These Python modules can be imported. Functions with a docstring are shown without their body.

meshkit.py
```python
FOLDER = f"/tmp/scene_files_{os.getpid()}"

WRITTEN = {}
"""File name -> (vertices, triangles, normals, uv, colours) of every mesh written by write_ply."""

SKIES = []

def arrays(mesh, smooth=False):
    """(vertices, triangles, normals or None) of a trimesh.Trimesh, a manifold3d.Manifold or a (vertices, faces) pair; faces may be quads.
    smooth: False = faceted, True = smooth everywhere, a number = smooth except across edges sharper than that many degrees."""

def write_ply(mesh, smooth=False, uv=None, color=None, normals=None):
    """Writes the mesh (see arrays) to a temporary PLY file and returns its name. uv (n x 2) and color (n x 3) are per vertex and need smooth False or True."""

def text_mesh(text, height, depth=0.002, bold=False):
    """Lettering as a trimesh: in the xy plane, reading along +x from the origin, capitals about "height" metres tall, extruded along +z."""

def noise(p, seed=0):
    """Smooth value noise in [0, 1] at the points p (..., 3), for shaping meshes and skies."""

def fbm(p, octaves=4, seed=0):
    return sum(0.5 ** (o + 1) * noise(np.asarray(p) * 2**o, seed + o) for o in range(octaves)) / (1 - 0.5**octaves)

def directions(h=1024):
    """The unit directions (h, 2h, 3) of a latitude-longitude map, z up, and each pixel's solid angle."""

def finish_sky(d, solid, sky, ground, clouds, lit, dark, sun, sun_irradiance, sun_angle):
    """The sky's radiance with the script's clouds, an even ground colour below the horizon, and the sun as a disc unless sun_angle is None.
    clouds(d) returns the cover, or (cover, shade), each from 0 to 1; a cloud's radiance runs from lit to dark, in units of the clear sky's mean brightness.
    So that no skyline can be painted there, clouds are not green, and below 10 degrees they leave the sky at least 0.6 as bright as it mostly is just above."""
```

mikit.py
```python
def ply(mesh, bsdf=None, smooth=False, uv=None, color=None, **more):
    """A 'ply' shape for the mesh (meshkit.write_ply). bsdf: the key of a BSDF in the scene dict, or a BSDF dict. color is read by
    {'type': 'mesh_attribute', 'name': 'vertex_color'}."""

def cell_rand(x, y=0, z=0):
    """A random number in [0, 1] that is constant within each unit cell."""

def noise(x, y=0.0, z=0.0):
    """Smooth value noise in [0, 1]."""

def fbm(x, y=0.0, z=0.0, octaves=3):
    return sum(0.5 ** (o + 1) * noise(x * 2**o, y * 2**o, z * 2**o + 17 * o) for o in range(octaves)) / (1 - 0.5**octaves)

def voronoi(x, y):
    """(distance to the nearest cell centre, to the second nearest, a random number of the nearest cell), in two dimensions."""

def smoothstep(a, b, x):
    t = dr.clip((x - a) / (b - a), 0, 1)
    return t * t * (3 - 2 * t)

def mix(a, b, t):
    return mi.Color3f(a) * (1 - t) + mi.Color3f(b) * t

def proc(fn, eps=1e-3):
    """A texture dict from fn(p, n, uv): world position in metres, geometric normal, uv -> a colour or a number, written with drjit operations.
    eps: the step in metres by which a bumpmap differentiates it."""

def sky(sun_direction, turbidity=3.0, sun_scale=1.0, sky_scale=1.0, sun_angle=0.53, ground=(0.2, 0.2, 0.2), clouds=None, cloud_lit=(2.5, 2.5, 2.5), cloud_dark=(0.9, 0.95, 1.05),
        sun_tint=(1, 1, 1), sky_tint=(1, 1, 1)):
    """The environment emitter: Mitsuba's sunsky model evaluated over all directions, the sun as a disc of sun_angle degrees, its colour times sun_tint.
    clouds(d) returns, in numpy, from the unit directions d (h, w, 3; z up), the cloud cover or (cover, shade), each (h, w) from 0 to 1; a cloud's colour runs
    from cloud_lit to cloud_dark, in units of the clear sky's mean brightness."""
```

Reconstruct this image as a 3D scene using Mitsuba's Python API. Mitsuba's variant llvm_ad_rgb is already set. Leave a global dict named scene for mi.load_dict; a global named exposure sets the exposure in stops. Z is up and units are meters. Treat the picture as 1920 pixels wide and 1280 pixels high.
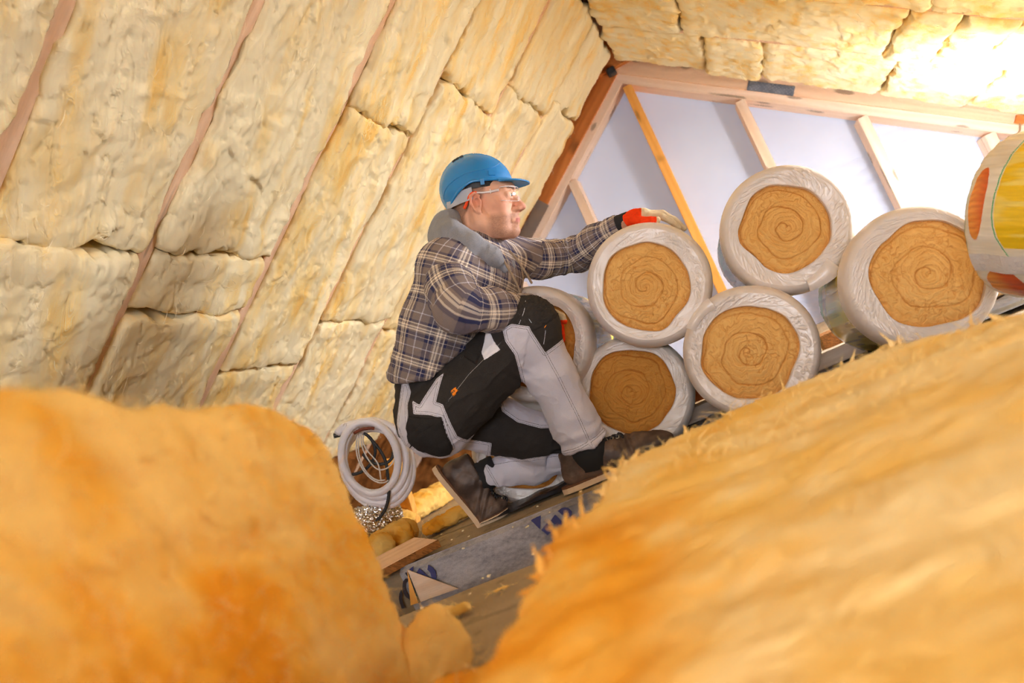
import math
import numpy as np, trimesh, drjit as dr, mitsuba as mi, mikit, meshkit
from mikit import noise, fbm, smoothstep, mix, cell_rand, proc
T = mi.ScalarTransform4f
rng = np.random.default_rng(7)
V = lambda *a: np.array(a, float)

# ------------------------------------------------------------------ camera
FOC, PITCH, YAW, ROLL = 1550.0, math.radians(4.0), math.radians(15.0), math.radians(23.9)
CAM = V(0, 0, 0.312)
def _axes():
    cy, sy, cp, sp = math.cos(YAW), math.sin(YAW), math.cos(PITCH), math.sin(PITCH)
    fw = V(-sy * cp, cy * cp, sp); r0 = V(cy, sy, 0); u0 = np.cross(r0, fw)
    c, s = math.cos(ROLL), math.sin(ROLL)
    return c * r0 - s * u0, s * r0 + c * u0, fw
CR, CU, CF = _axes()                       # camera right, up, forward
def at(px, py, z):                         # a point of the place that the photograph shows at (px, py), z metres deep
    return CAM + (CF + (px - 960) / FOC * CR - (py - 640) / FOC * CU) * z
def on_floor(px, py, h=0.0):
    d = at(px, py, 1) - CAM
    return CAM + d * ((h - CAM[2]) / d[2])
FOCUS = 2.58
scene = {
    'type': 'scene',
    'camera': {'type': 'thinlens', 'fov': math.degrees(2 * math.atan(960 / FOC)), 'fov_axis': 'x',
               'aperture_radius': 0.0046, 'focus_distance': FOCUS, 'near_clip': 0.02, 'far_clip': 100.0,
               'to_world': T().look_at(origin=CAM.tolist(), target=(CAM + CF).tolist(), up=CU.tolist())},
    'sky': mikit.sky((0.55, 0.75, 0.38), turbidity=3.0, sun_scale=0.0, sky_scale=5.2, clouds=lambda d: 0.7 + 0 * d[..., 0], cloud_lit=(1.6, 1.75, 2.1), ground=(0.5, 0.52, 0.56)),
}
exposure = 0.05
labels = {}
LIGHT = dict(rear=(18.5, 19.4, 21.6), roof=(70.0, 74.0, 83.0), lamp=(230.0, 242.0, 268.0))

# ------------------------------------------------------------------ helpers
def add(key, mesh, bsdf, smooth=False, uv=None, color=None, label=None, cat=None, group=None, kind=None, **more):
    assert key not in scene, key
    scene[key] = mikit.ply(mesh, bsdf, smooth, uv, color, **more)
    tag(key, label, cat, group, kind)
    return key
def tag(key, label=None, cat=None, group=None, kind=None):
    d = {k: v for k, v in dict(label=label, category=cat, group=group, kind=kind).items() if v}
    if d: labels[key] = d
_n = {}
def num(name):                              # name, name_001, name_002 ...
    k = _n.get(name, 0); _n[name] = k + 1
    return name if k == 0 else f'{name}_{k:03d}'
def rgb(*c): return {'type': 'rgb', 'value': list(map(float, c))}
def srgb(r, g, b):
    f = lambda c: c / 12.92 if c <= 0.04045 else ((c + 0.055) / 1.055) ** 2.4
    return [f(x / 255) for x in (r, g, b)]
def frame(z, x=None):                       # 3x3 with columns x, y, z
    z = np.asarray(z, float) / np.linalg.norm(z)
    x = V(1, 0, 0) if x is None else np.asarray(x, float)
    if abs(x @ z) > 0.999: x = V(0, 0, 1)
    x = x - z * (x @ z); x /= np.linalg.norm(x)
    return np.stack([x, np.cross(z, x), z], 1)
def box(lo, hi, bev=0.004):                 # chamfered box
    lo, hi = np.minimum(lo, hi), np.maximum(lo, hi)
    c, e = (np.array(lo) + hi) / 2, (np.array(hi) - lo) / 2
    b = min(bev, 0.4 * e.min())
    pts = [(sx * (e[0] - b * (k != 0)), sy * (e[1] - b * (k != 1)), sz * (e[2] - b * (k != 2)))
           for sx in (-1, 1) for sy in (-1, 1) for sz in (-1, 1) for k in range(3)]
    m = trimesh.convex.convex_hull(np.array(pts) + c)
    return m
def beam(a, b, w, h, up=(0, 0, 1), bev=0.003):   # bar from a to b; w across, h along up
    a, b = np.asarray(a, float), np.asarray(b, float)
    L = np.linalg.norm(b - a); z = (b - a) / L
    y = np.asarray(up, float); y = y - z * (y @ z); y /= np.linalg.norm(y); x = np.cross(y, z)
    m = box((-w / 2, -h / 2, 0), (w / 2, h / 2, L), bev)
    m.vertices = m.vertices @ np.stack([x, y, z]) + a
    return m
def tube(pts, r, sides=8, caps=True):
    p = np.asarray(pts, float); n = len(p); r = np.broadcast_to(r, (n,))
    t = np.gradient(p, axis=0); t /= np.linalg.norm(t, axis=1, keepdims=True) + 1e-12
    a = np.zeros_like(p); a0 = np.cross(t[0], [0.3, 0.5, 0.8]); a[0] = a0 / np.linalg.norm(a0)
    for i in range(1, n):
        v = a[i - 1] - t[i] * (a[i - 1] @ t[i]); a[i] = v / (np.linalg.norm(v) + 1e-12)
    b = np.cross(t, a); ang = np.arange(sides) * 2 * np.pi / sides
    v = (p[:, None] + r[:, None, None] * (np.cos(ang)[None, :, None] * a[:, None] + np.sin(ang)[None, :, None] * b[:, None])).reshape(-1, 3)
    i, j = np.meshgrid(np.arange(n - 1), np.arange(sides), indexing='ij')
    q = np.stack([i * sides + j, i * sides + (j + 1) % sides, (i + 1) * sides + (j + 1) % sides, (i + 1) * sides + j], -1).reshape(-1, 4)
    f = np.vstack([q[:, [0, 1, 2]], q[:, [0, 2, 3]]])
    if caps:
        v = np.vstack([v, p[:1], p[-1:]]); s = np.arange(sides); s1 = (s + 1) % sides; k = len(v)
        f = np.vstack([f, np.stack([s * 0 + k - 2, s1, s], 1), np.stack([s * 0 + k - 1, (n - 1) * sides + s, (n - 1) * sides + s1], 1)])
    return trimesh.Trimesh(v, f, process=False)
def spline(pts, n):
    from scipy.interpolate import CubicSpline
    p = np.asarray(pts, float); s = np.r_[0, np.cumsum(np.linalg.norm(np.diff(p, axis=0), axis=1))]
    return CubicSpline(s, p)(np.linspace(0, s[-1], n))
cat = trimesh.util.concatenate
def grid_mesh(Pg, flip=False):              # (m, n, 3) points -> mesh
    m, n = Pg.shape[:2]
    i, j = np.meshgrid(np.arange(m - 1), np.arange(n - 1), indexing='ij')
    q = np.stack([i * n + j, (i + 1) * n + j, (i + 1) * n + j + 1, i * n + j + 1], -1).reshape(-1, 4)
    f = np.vstack([q[:, [0, 1, 2]], q[:, [0, 2, 3]]])
    if flip: f = f[:, ::-1]
    return trimesh.Trimesh(Pg.reshape(-1, 3), f, process=False)
def vnoise(P, s, octaves=3, seed=0): return meshkit.fbm(np.asarray(P) * s + 50.0, octaves, seed)

class Field:
    """A signed distance grid into which shapes are blended; mesh() draws its zero level (surface nets)."""
    def __init__(s, lo, hi, h):
        s.lo, s.h = np.array(lo, float), h
        s.n = np.ceil((np.array(hi) - s.lo) / h).astype(int) + 1
        s.d = np.full(s.n, 0.08, np.float32)
    def block(s, lo, hi):
        a = np.clip(np.floor((np.array(lo) - s.lo) / s.h).astype(int), 0, s.n - 1)
        b = np.clip(np.ceil((np.array(hi) - s.lo) / s.h).astype(int) + 1, 1, s.n)
        ax = [(s.lo[k] + np.arange(a[k], b[k]) * s.h).astype(np.float32) for k in range(3)]
        X = np.stack(np.meshgrid(*ax, indexing='ij'), -1)
        return tuple(slice(a[k], b[k]) for k in range(3)), X
    def put(s, fn, lo, hi, k=0.0, mode='u'):
        m = max(k, 0) + 4 * s.h + 0.004
        sl, X = s.block(np.array(lo) - m, np.array(hi) + m)
        if 0 in X.shape: return s
        v = fn(X).astype(np.float32); a = s.d[sl]
        if mode == 'u': s.d[sl] = smin(a, v, k)
        elif mode == 's': s.d[sl] = -smin(-a, v, k)
        return s
    def cone(s, a, b, ra, rb, k=0.02, mode='u'):
        a, b = np.asarray(a, float), np.asarray(b, float); R = max(ra, rb)
        def fn(X):
            ba = b - a; t = np.clip(((X - a) @ ba) / (ba @ ba + 1e-12), 0, 1)
            return np.linalg.norm(X - a - t[..., None] * ba, axis=-1) - (ra + (rb - ra) * t)
        return s.put(fn, np.minimum(a, b) - R, np.maximum(a, b) + R, k, mode)
    def chain(s, pts, rad, k=0.02, mode='u'):
        for i in range(len(pts) - 1): s.cone(pts[i], pts[i + 1], rad[i], rad[i + 1], k, mode)
        return s
    def ell(s, c, r, k=0.02, mode='u', R=None):
        c, r = np.asarray(c, float), np.asarray(r, float); R = np.eye(3) if R is None else np.asarray(R, float)
        def fn(X):
            q = (X - c) @ R; k0 = np.linalg.norm(q / r, axis=-1); k1 = np.linalg.norm(q / (r * r), axis=-1)
            return k0 * (k0 - 1) / np.maximum(k1, 1e-6)
        e = np.abs(R) @ r
        return s.put(fn, c - e, c + e, k, mode)
    def rbox(s, c, e, R=None, rd=0.01, k=0.0, mode='u'):
        c, e = np.asarray(c, float), np.asarray(e, float); R = np.eye(3) if R is None else np.asarray(R, float)
        def fn(X):
            q = np.abs((X - c) @ R) - (e - rd)
            return np.linalg.norm(np.maximum(q, 0), axis=-1) + np.minimum(q.max(-1), 0) - rd
        ee = np.abs(R) @ e
        return s.put(fn, c - ee, c + ee, k, mode)
    def mesh(s):
        d = s.d.copy(); big = 0.05
        for ax in range(3):
            for e in (0, -1):
                ix = [slice(None)] * 3; ix[ax] = e; d[tuple(ix)] = np.maximum(d[tuple(ix)], 1e-4)
        sgn = d < 0; n = np.array(d.shape)
        c = np.zeros(n - 1, np.int8)
        for o in np.ndindex(2, 2, 2): c += sgn[o[0]:n[0] - 1 + o[0], o[1]:n[1] - 1 + o[1], o[2]:n[2] - 1 + o[2]]
        cells = np.argwhere((c > 0) & (c < 8)); idx = np.full(n - 1, -1, np.int64); idx[tuple(cells.T)] = np.arange(len(cells))
        acc, cnt = np.zeros((len(cells), 3)), np.zeros(len(cells))
        for ax in range(3):
            for o in np.ndindex(2, 2):
                off = np.insert(np.array(o), ax, 0); off2 = off.copy(); off2[ax] = 1
                a = d[tuple((cells + off).T)]; b = d[tuple((cells + off2).T)]
                m = (a < 0) != (b < 0); t = np.where(m, a / np.where(m, a - b, 1), 0)
                p = off + np.eye(3)[ax] * t[:, None]
                acc[m] += p[m]; cnt[m] += 1
        v = s.lo + (cells + acc / cnt[:, None]) * s.h
        F = []
        for ax in range(3):
            o1, o2 = [(1, 2), (2, 0), (0, 1)][ax]
            a = sgn; ia = [slice(1, -1)] * 3; ia[ax] = slice(0, -1); ib = [slice(1, -1)] * 3; ib[ax] = slice(1, None)
            for want in (True, False):
                e = np.argwhere((sgn[tuple(ia)] == want) & (sgn[tuple(ib)] != want))
                if not len(e): continue
                e = e + [0 if k == ax else 1 for k in range(3)]
                u1, u2 = np.eye(3, dtype=int)[o1], np.eye(3, dtype=int)[o2]
                q = [idx[tuple((e + g).T)] for g in (-u1 - u2, -u2, 0 * u1, -u1)]
                q = np.stack(q if want else q[::-1], 1)
                F += [q[:, [0, 1, 2]], q[:, [0, 2, 3]]]
        return trimesh.Trimesh(v, np.vstack(F), process=False)
def smin(a, b, k):
    if k <= 0: return np.minimum(a, b)
    h = np.maximum(k - np.abs(a - b), 0) / k
    return np.minimum(a, b) - h * h * k * 0.25
def relax(m, n=4, lamb=0.5):
    trimesh.smoothing.filter_taubin(m, lamb=lamb, nu=lamb + 0.03, iterations=n); return m
def normals(m):
    v, f = m.vertices, m.faces; n = np.zeros_like(v); fn = np.cross(v[f[:, 1]] - v[f[:, 0]], v[f[:, 2]] - v[f[:, 0]])
    for k in range(3): np.add.at(n, f[:, k], fn)
    return n / (np.linalg.norm(n, axis=1, keepdims=True) + 1e-20)

# ------------------------------------------------------------------ materials
def mat(name, d, two=True): scene[name] = {'type': 'twosided', 'b': d} if two else d
def plain(name, c, rough=0.6, spec=0.3, **k):
    mat(name, {'type': 'principled', 'base_color': rgb(*c) if not isinstance(c, dict) else c, 'roughness': rough, 'specular': spec, **k})
def wool_flow(p, s=1.0):
    """Swirling fibre coordinates on whatever way the surface lies."""
    a, b = (p.y + 0.35 * p.z) * s, (p.x - p.z) * s
    th = 5.5 * noise(a * 3.2 + 11, b * 3.2, 1.0) + 2.2 * noise(a * 9, b * 9 + 5, 2.0)
    c, d = dr.cos(th), dr.sin(th)
    wa, wb = noise(a * 7, b * 7, 6.0), noise(a * 7 + 40, b * 7, 6.0)
    return a, b, a * c + b * d + 0.05 * wa, b * c - a * d + 0.05 * wb
def wool_color(pale, mid, deep, s=1.0, lift=0.0, dd=0.0, fib=1.0):
    def fn(p, n, uv):
        a, b, u, v = wool_flow(p, s)
        big = fbm(a * 4 + 3, b * 4, p.z * s * 1.5, 3)
        med = fbm(a * 17, b * 17, p.z * s * 5, 3)
        f1 = 0.5 + (noise(u * 22, v * 150, 3.0) - 0.5) * fib; f2 = 0.5 + (noise(u * 60, v * 420, 5.0) - 0.5) * fib
        t = smoothstep(0.39, 0.62, big * 0.36 + med * 0.44 + f1 * 0.14 + f2 * 0.06 + lift)
        c = mix(pale, mid, t)
        c = mix(c, deep, smoothstep(0.6 - dd, 0.82 - dd, med * (0.65 - dd) + big * (0.35 + dd)) * 0.7)
        c = mix(c, mi.Color3f(pale) * 1.03, smoothstep(0.66, 0.85, f1) * 0.55 + smoothstep(0.75, 0.95, f2) * 0.35)
        return dr.minimum(c * (0.9 + 0.10 * f1 + 0.10 * f2), 0.97)
    return fn
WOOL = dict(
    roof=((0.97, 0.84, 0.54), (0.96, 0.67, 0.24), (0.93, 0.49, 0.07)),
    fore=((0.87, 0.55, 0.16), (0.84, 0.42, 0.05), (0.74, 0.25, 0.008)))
def wool_bump(p, n, uv):
    a, b, u, v = wool_flow(p)
    return noise(u * 22, v * 150, 3.0) * 0.0022 + noise(u * 60, v * 420, 5.0) * 0.0008 + fbm(a * 40, b * 40, p.z * 20, 2) * 0.0020
for k, (pa, mi_, de) in WOOL.items():
    mat('m_wool_' + k, {'type': 'bumpmap', 'arbitrary': proc(wool_bump, 1.2e-3), 'scale': 1.0,
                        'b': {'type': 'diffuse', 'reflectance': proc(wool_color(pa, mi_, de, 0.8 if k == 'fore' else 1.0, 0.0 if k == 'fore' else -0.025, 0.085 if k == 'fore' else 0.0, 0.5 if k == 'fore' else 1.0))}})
plain('m_fibre', (0.93, 0.82, 0.56), 0.8, 0.1)
plain('m_fibre_deep', (0.9, 0.66, 0.26), 0.8, 0.1)
def grain(c0, c1, ax='x', ring=26.0):
    def fn(p, n, uv):                       # uv.x runs along the board, uv.y across
        u, v = uv.x, uv.y
        w = noise(u * 1.6, v * 14, 3.0) * 1.3 + noise(u * 5, v * 30) * 0.25
        r = fbm(w * 2.5 + v * ring, u * 0.7, 1.0, 2)
        l = dr.abs(dr.sin((v * ring * 2.4 + w * 3.0)))
        t = dr.clip(0.55 * r + 0.45 * l * l, 0, 1)
        k = noise(u * 6 + 31, v * 22, 8.0)
        c = mix(c0, c1, t)
        return c * (1 - 0.55 * smoothstep(0.86, 0.93, k)) * (0.94 + 0.12 * noise(u * 60, v * 500))
    return fn
_lit_wool, _shaded_wool = wool_color((0.92, 0.70, 0.34), (0.89, 0.56, 0.15), (0.84, 0.42, 0.05), 0.8, 0.0, 0.0, 0.4), wool_color(*WOOL['fore'], 0.8, 0.02, 0.14, 0.4)
def slab_col(p, n, uv):                     # painted light: pale lit top, orange shade on the low and near wool
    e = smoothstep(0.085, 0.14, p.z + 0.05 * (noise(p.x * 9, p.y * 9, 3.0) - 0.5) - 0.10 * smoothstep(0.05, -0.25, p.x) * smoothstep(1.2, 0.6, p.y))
    return mix(_shaded_wool(p, n, uv), _lit_wool(p, n, uv), e)
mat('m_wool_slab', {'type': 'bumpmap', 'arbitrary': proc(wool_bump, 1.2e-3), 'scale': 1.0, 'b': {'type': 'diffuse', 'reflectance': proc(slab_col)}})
WOODS = dict(pale=(srgb(238, 214, 192), srgb(220, 188, 158)), rafter=(srgb(236, 200, 166), srgb(216, 174, 136)), orange=(srgb(240, 180, 96), srgb(222, 150, 60)),
             brown=(srgb(206, 128, 62), srgb(176, 96, 38)))
for k, (a, b) in WOODS.items():
    mat('m_wood_' + k, {'type': 'principled', 'base_color': proc(grain(a, b)), 'roughness': 0.6, 'specular': 0.25})
def wood(key, m, kind, axis, side=None, **k):  # a wooden piece: uv along / across, faceted
    v, f, _ = meshkit.arrays(m); v = v[f.reshape(-1)]; f = np.arange(len(v)).reshape(-1, 3)
    fn = np.cross(v[f[:, 1]] - v[f[:, 0]], v[f[:, 2]] - v[f[:, 0]]); fn = np.repeat(fn / (np.linalg.norm(fn, axis=1, keepdims=True) + 1e-20), 3, 0)
    z = np.asarray(axis, float) / np.linalg.norm(axis); y = np.cross(fn, z); L = np.linalg.norm(y, axis=1, keepdims=True)
    y = np.where(L > 0.3, y / np.maximum(L, 1e-9), np.cross(z, [0.3, 0.5, 0.8]))
    s = (hash(tuple(np.round(v[0] * 1000).astype(int).tolist())) % 977) * 0.37
    ac = (v * y).sum(1)
    return add(key, (v, f), 'm_wood_' + kind, False, uv=np.stack([v @ z + s, ac + s * 0.13], 1), **k)

# ------------------------------------------------------------------ the roof: two slopes over a ridge that runs away from the camera
APEX = V(-0.079, 0, 1.752 + CAM[2]); TH = math.radians(36.0); GY = 5.60
SL = V(-math.cos(TH), 0, -math.sin(TH)); SR = V(math.cos(TH), 0, -math.sin(TH))       # down the left / right slope
NL = V(math.sin(TH), 0, -math.cos(TH)); NR = V(-math.sin(TH), 0, -math.cos(TH))       # into the room
YH = V(0, 1, 0); Y0 = -2.2
def slope(side, y, v, n=0.0):
    S, N = (SL, NL) if side == 'l' else (SR, NR)
    return APEX + YH * y + S * v + N * n
plain('m_deck', srgb(150, 120, 90), 0.8)
VE = 3.5
SIDE = dict(l='left', r='right')
for s in 'lr':
    deck = beam(slope(s, Y0, (VE - .05) / 2, -0.225), slope(s, GY + 0.12, (VE - .05) / 2, -0.225), VE + 0.45, 0.03, NL if s == 'l' else NR)
    add('ceiling_' + SIDE[s], deck, 'm_deck', kind='structure', label=f'roof deck of the {SIDE[s]} slope')
RAFT_L = [-1.95, -1.3, -0.65, 0.02, 0.72, 1.43, 1.99, 2.61, 3.19, 3.91, 4.65, 5.42]
RAFT_R = [-1.95, -1.3, -0.65, 0.02, 0.72, 1.40, 2.02, 2.65, 3.28, 3.95, 4.65, 5.45]
for s, R in (('l', RAFT_L), ('r', RAFT_R)):
    for y in R[:-1]:
        w = 0.062 if (s == 'l' and y < 1.6) else 0.05
        m = beam(slope(s, y, 0.02, -0.098), slope(s, y, VE, -0.098), w, 0.16, NL if s == 'l' else NR)
        wood(num(f'ceiling_{SIDE[s]}__rafter'), m, 'rafter', SL if s == 'l' else SR)

def batt_mesh(side, y0, y1, v0, v1, seed, bulge=0.0, rot=0.0):
    """A wool batt wedged between two rafters: lumpy face, ragged puffy edges, flanks and back."""
    h = 0.008
    nu, nv = max(8, int((y1 - y0) / h)), max(8, int((v1 - v0) / h))
    U, Vv = np.meshgrid(np.linspace(0, 1, nu), np.linspace(0, 1, nv), indexing='ij')
    P2 = np.stack([U * (y1 - y0) + y0, Vv * (v1 - v0) + v0, np.full_like(U, seed * 3.7)], -1)
    eu = np.minimum(U, 1 - U) * (y1 - y0); ev = np.minimum(Vv, 1 - Vv) * (v1 - v0)
    w1 = (vnoise(P2, 9, 3, seed) - 0.5); w2 = (vnoise(P2 + 9, 9, 3, seed + 5) - 0.5); w3 = vnoise(P2 + 4, 42, 2, seed + 6) - .5
    yy = P2[..., 0] + w1 * 0.05 * np.exp(-eu / 0.05) + w3 * .016 * np.exp(-eu / .012); vv = P2[..., 1] + w2 * 0.085 * np.exp(-ev / 0.06) + w3 * .024 * np.exp(-ev / .015)
    big = vnoise(P2, 3.0, 3, seed + 11) - 0.5; mid = vnoise(P2 * [1.3, 0.7, 1], 11, 3, seed + 17) - 0.5
    rid = 1 - np.abs(vnoise(P2 + [0.1 * big[..., None] * [1, 1, 0]][0], 5.5, 4, seed + 23) * 2 - 1)
    hgt = 0.026 * big + 0.014 * mid + 0.007 * (rid - 0.8) * (rid > 0.8) * 5 + bulge
    fine = vnoise(P2, 45, 2, seed + 29) - 0.5
    hgt += 0.0042 * fine
    wq = P2 + 0.06 * np.stack([vnoise(P2, 6, 2, seed + 51), vnoise(P2 + 5, 6, 2, seed + 52), 0 * U], -1)
    tear = vnoise(wq * [1, 0.55, 1], 16, 3, seed + 53); hgt += 0.013 * np.clip(tear - 0.54, 0, 1) * 3 * (vnoise(P2, 4, 2, seed + 54) > 0.45) - 0.004 * (np.abs(tear - .5) < .012)
    crs = np.abs(vnoise(P2 + 3, 2.2, 3, seed + 31) - 0.5); hgt -= 0.009 * np.exp(-(crs / 0.010) ** 2) * np.clip(vnoise(P2, 3, 2, seed + 37) * 4 - 2.2, 0, 1)
    e = np.minimum(eu, ev)
    hgt -= 0.030 * np.exp(-(eu / 0.007)) * (0.3 + 1.1 * vnoise(P2, 6, 2, seed + 41)) + 0.020 * np.exp(-(ev / 0.005)) * (0.3 + 1.2 * vnoise(P2, 7, 2, seed + 43)) - 0.006 * np.exp(-((ev - 0.05) / 0.035) ** 2)
    N = NL if side == 'l' else NR; S = SL if side == 'l' else SR
    G = APEX + yy[..., None] * YH + vv[..., None] * S + hgt[..., None] * N
    # flanks and back
    def ring(dep):
        return APEX + (y0 + .004 + U * (y1 - y0 - .008))[..., None] * YH + (v0 + .004 + Vv * (v1 - v0 - .008))[..., None] * S - N * dep
    B = ring(0.15)
    full = np.empty((nu + 2, nv + 2, 3)); full[1:-1, 1:-1] = G
    for a, b in ((0, 0), (-1, -1)):
        full[a, 1:-1] = B[b, :]; full[1:-1, a] = B[:, b]
    for a, b in ((0, 0), (0, -1), (-1, 0), (-1, -1)): full[a, b] = B[a, b]
    m = grid_mesh(full, flip=(side == 'r'))
    q = grid_mesh(np.array([[full[0, 0], full[0, -1]], [full[-1, 0], full[-1, -1]]]), flip=(side != 'r'))
    return cat([m, q]), G, N
def strands(G, N, n, seed, L=(0.015, 0.07), r=(0.0003, 0.0008), lift=0.004):
    g = np.random.default_rng(seed); out = []
    flat = G.reshape(-1, 3); nv = G.shape[1]
    for _ in range(n):
        i = g.integers(3, G.shape[0] - 3); j = g.integers(3, nv - 3)
        p = G[i, j]; du = G[i + 2, j] - G[i - 2, j]; dv = G[i, j + 2] - G[i, j - 2]
        du /= np.linalg.norm(du); dv /= np.linalg.norm(dv)
        a = g.normal(1.2, 0.7); l = g.uniform(*L); k = g.normal(0, 1.2) / l
        s = np.linspace(0, l, 7); th = a + k * s * 0.9
        q = p + np.cumsum((np.cos(th)[:, None] * du + np.sin(th)[:, None] * dv) * (l / 6), axis=0)
        q += N * (lift + g.uniform(0.001, 0.012) * np.sin(np.linspace(0.3, g.uniform(1.5, 3.4), 7)))[:, None]
        out.append(tube(q, g.uniform(*r) * np.array([.5, .9, 1, 1, .9, .7, .3]), 3, False))
    return cat(out)
BATTS = []   # side, rafter index of the near side, v joints, labels
BL = {4: [-0.012, 1.75, 2.9], 5: [-0.012, 1.63, 2.9], 6: [-0.012, 1.61, 1.83, 2.95], 7: [-0.012, 1.0, 2.08, 3.0], 8: [-0.012, 0.74, 1.88, 3.0], 9: [-0.012, 0.57, 1.95, 2.76], 10: [-0.03, 0.46, 1.30, 2.0, 2.68]}
BR = {7: [0.03, 0.9, 2.0, 3.2], 8: [0.03, 0.49, 1.05, 1.6, 2.25, 3.2], 9: [0.03, 0.5, 1.53, 1.75, 1.97, 2.6, 3.2], 10: [0.02, 0.61, 0.94, 1.62, 2.1, 2.5, 3.2]}
BAY = {('l', 4): 'left slope, at the left photo edge', ('l', 5): 'left slope, right of the widest rafter', ('l', 6): 'left slope, second bay right of the widest rafter',
       ('l', 7): 'left slope, third bay right of the widest rafter', ('l', 8): 'left slope, two bays left of the helmet', ('l', 9): 'left slope, in the bay behind the helmet', ('l', 10): 'left slope, against the gable frame',
       ('r', 7): 'right slope, at the top photo edge', ('r', 8): 'right slope, third row above the gable frame', ('r', 9): 'right slope, second row above the gable frame', ('r', 10): 'right slope, directly over the gable frame'}
ORD = ['nearest the ridge', 'second from the ridge', 'third from the ridge', 'fourth from the ridge', 'fifth from the ridge', 'lowest']
for side, D, R in (('l', BL, RAFT_L), ('r', BR, RAFT_R)):
    for i, J in D.items():
        for k in range(len(J) - 1):
            y0, y1 = R[i] + 0.018, R[i + 1] - 0.018
            if i == 10: y1 = 5.33 if side == 'l' else 5.36
            sd = 100 * i + k + (5000 if side == 'r' else 0)
            m, G, N = batt_mesh(side, y0, y1, J[k] + 0.002, J[k + 1] - 0.002, sd, bulge=0.006 * (((i * 7 + k * 3) % 5) - 2) * 0.7)
            o = 'lowest' if k == len(J) - 2 else ORD[k]
            key = num('insulation_batt')
            add(key, m, 'm_wool_roof', True, label=f'yellow wool batt {o}, {BAY[side, i]}', cat='insulation batt', group=f'glass wool batts between the rafters of the {SIDE[side]} slope')
            add(key + '__loose_fibres', strands(G, N, int(60 * (y1 - y0) * (J[k + 1] - J[k]) / 0.6) + 10, sd), 'm_fibre', False, kind='stuff')
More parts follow.
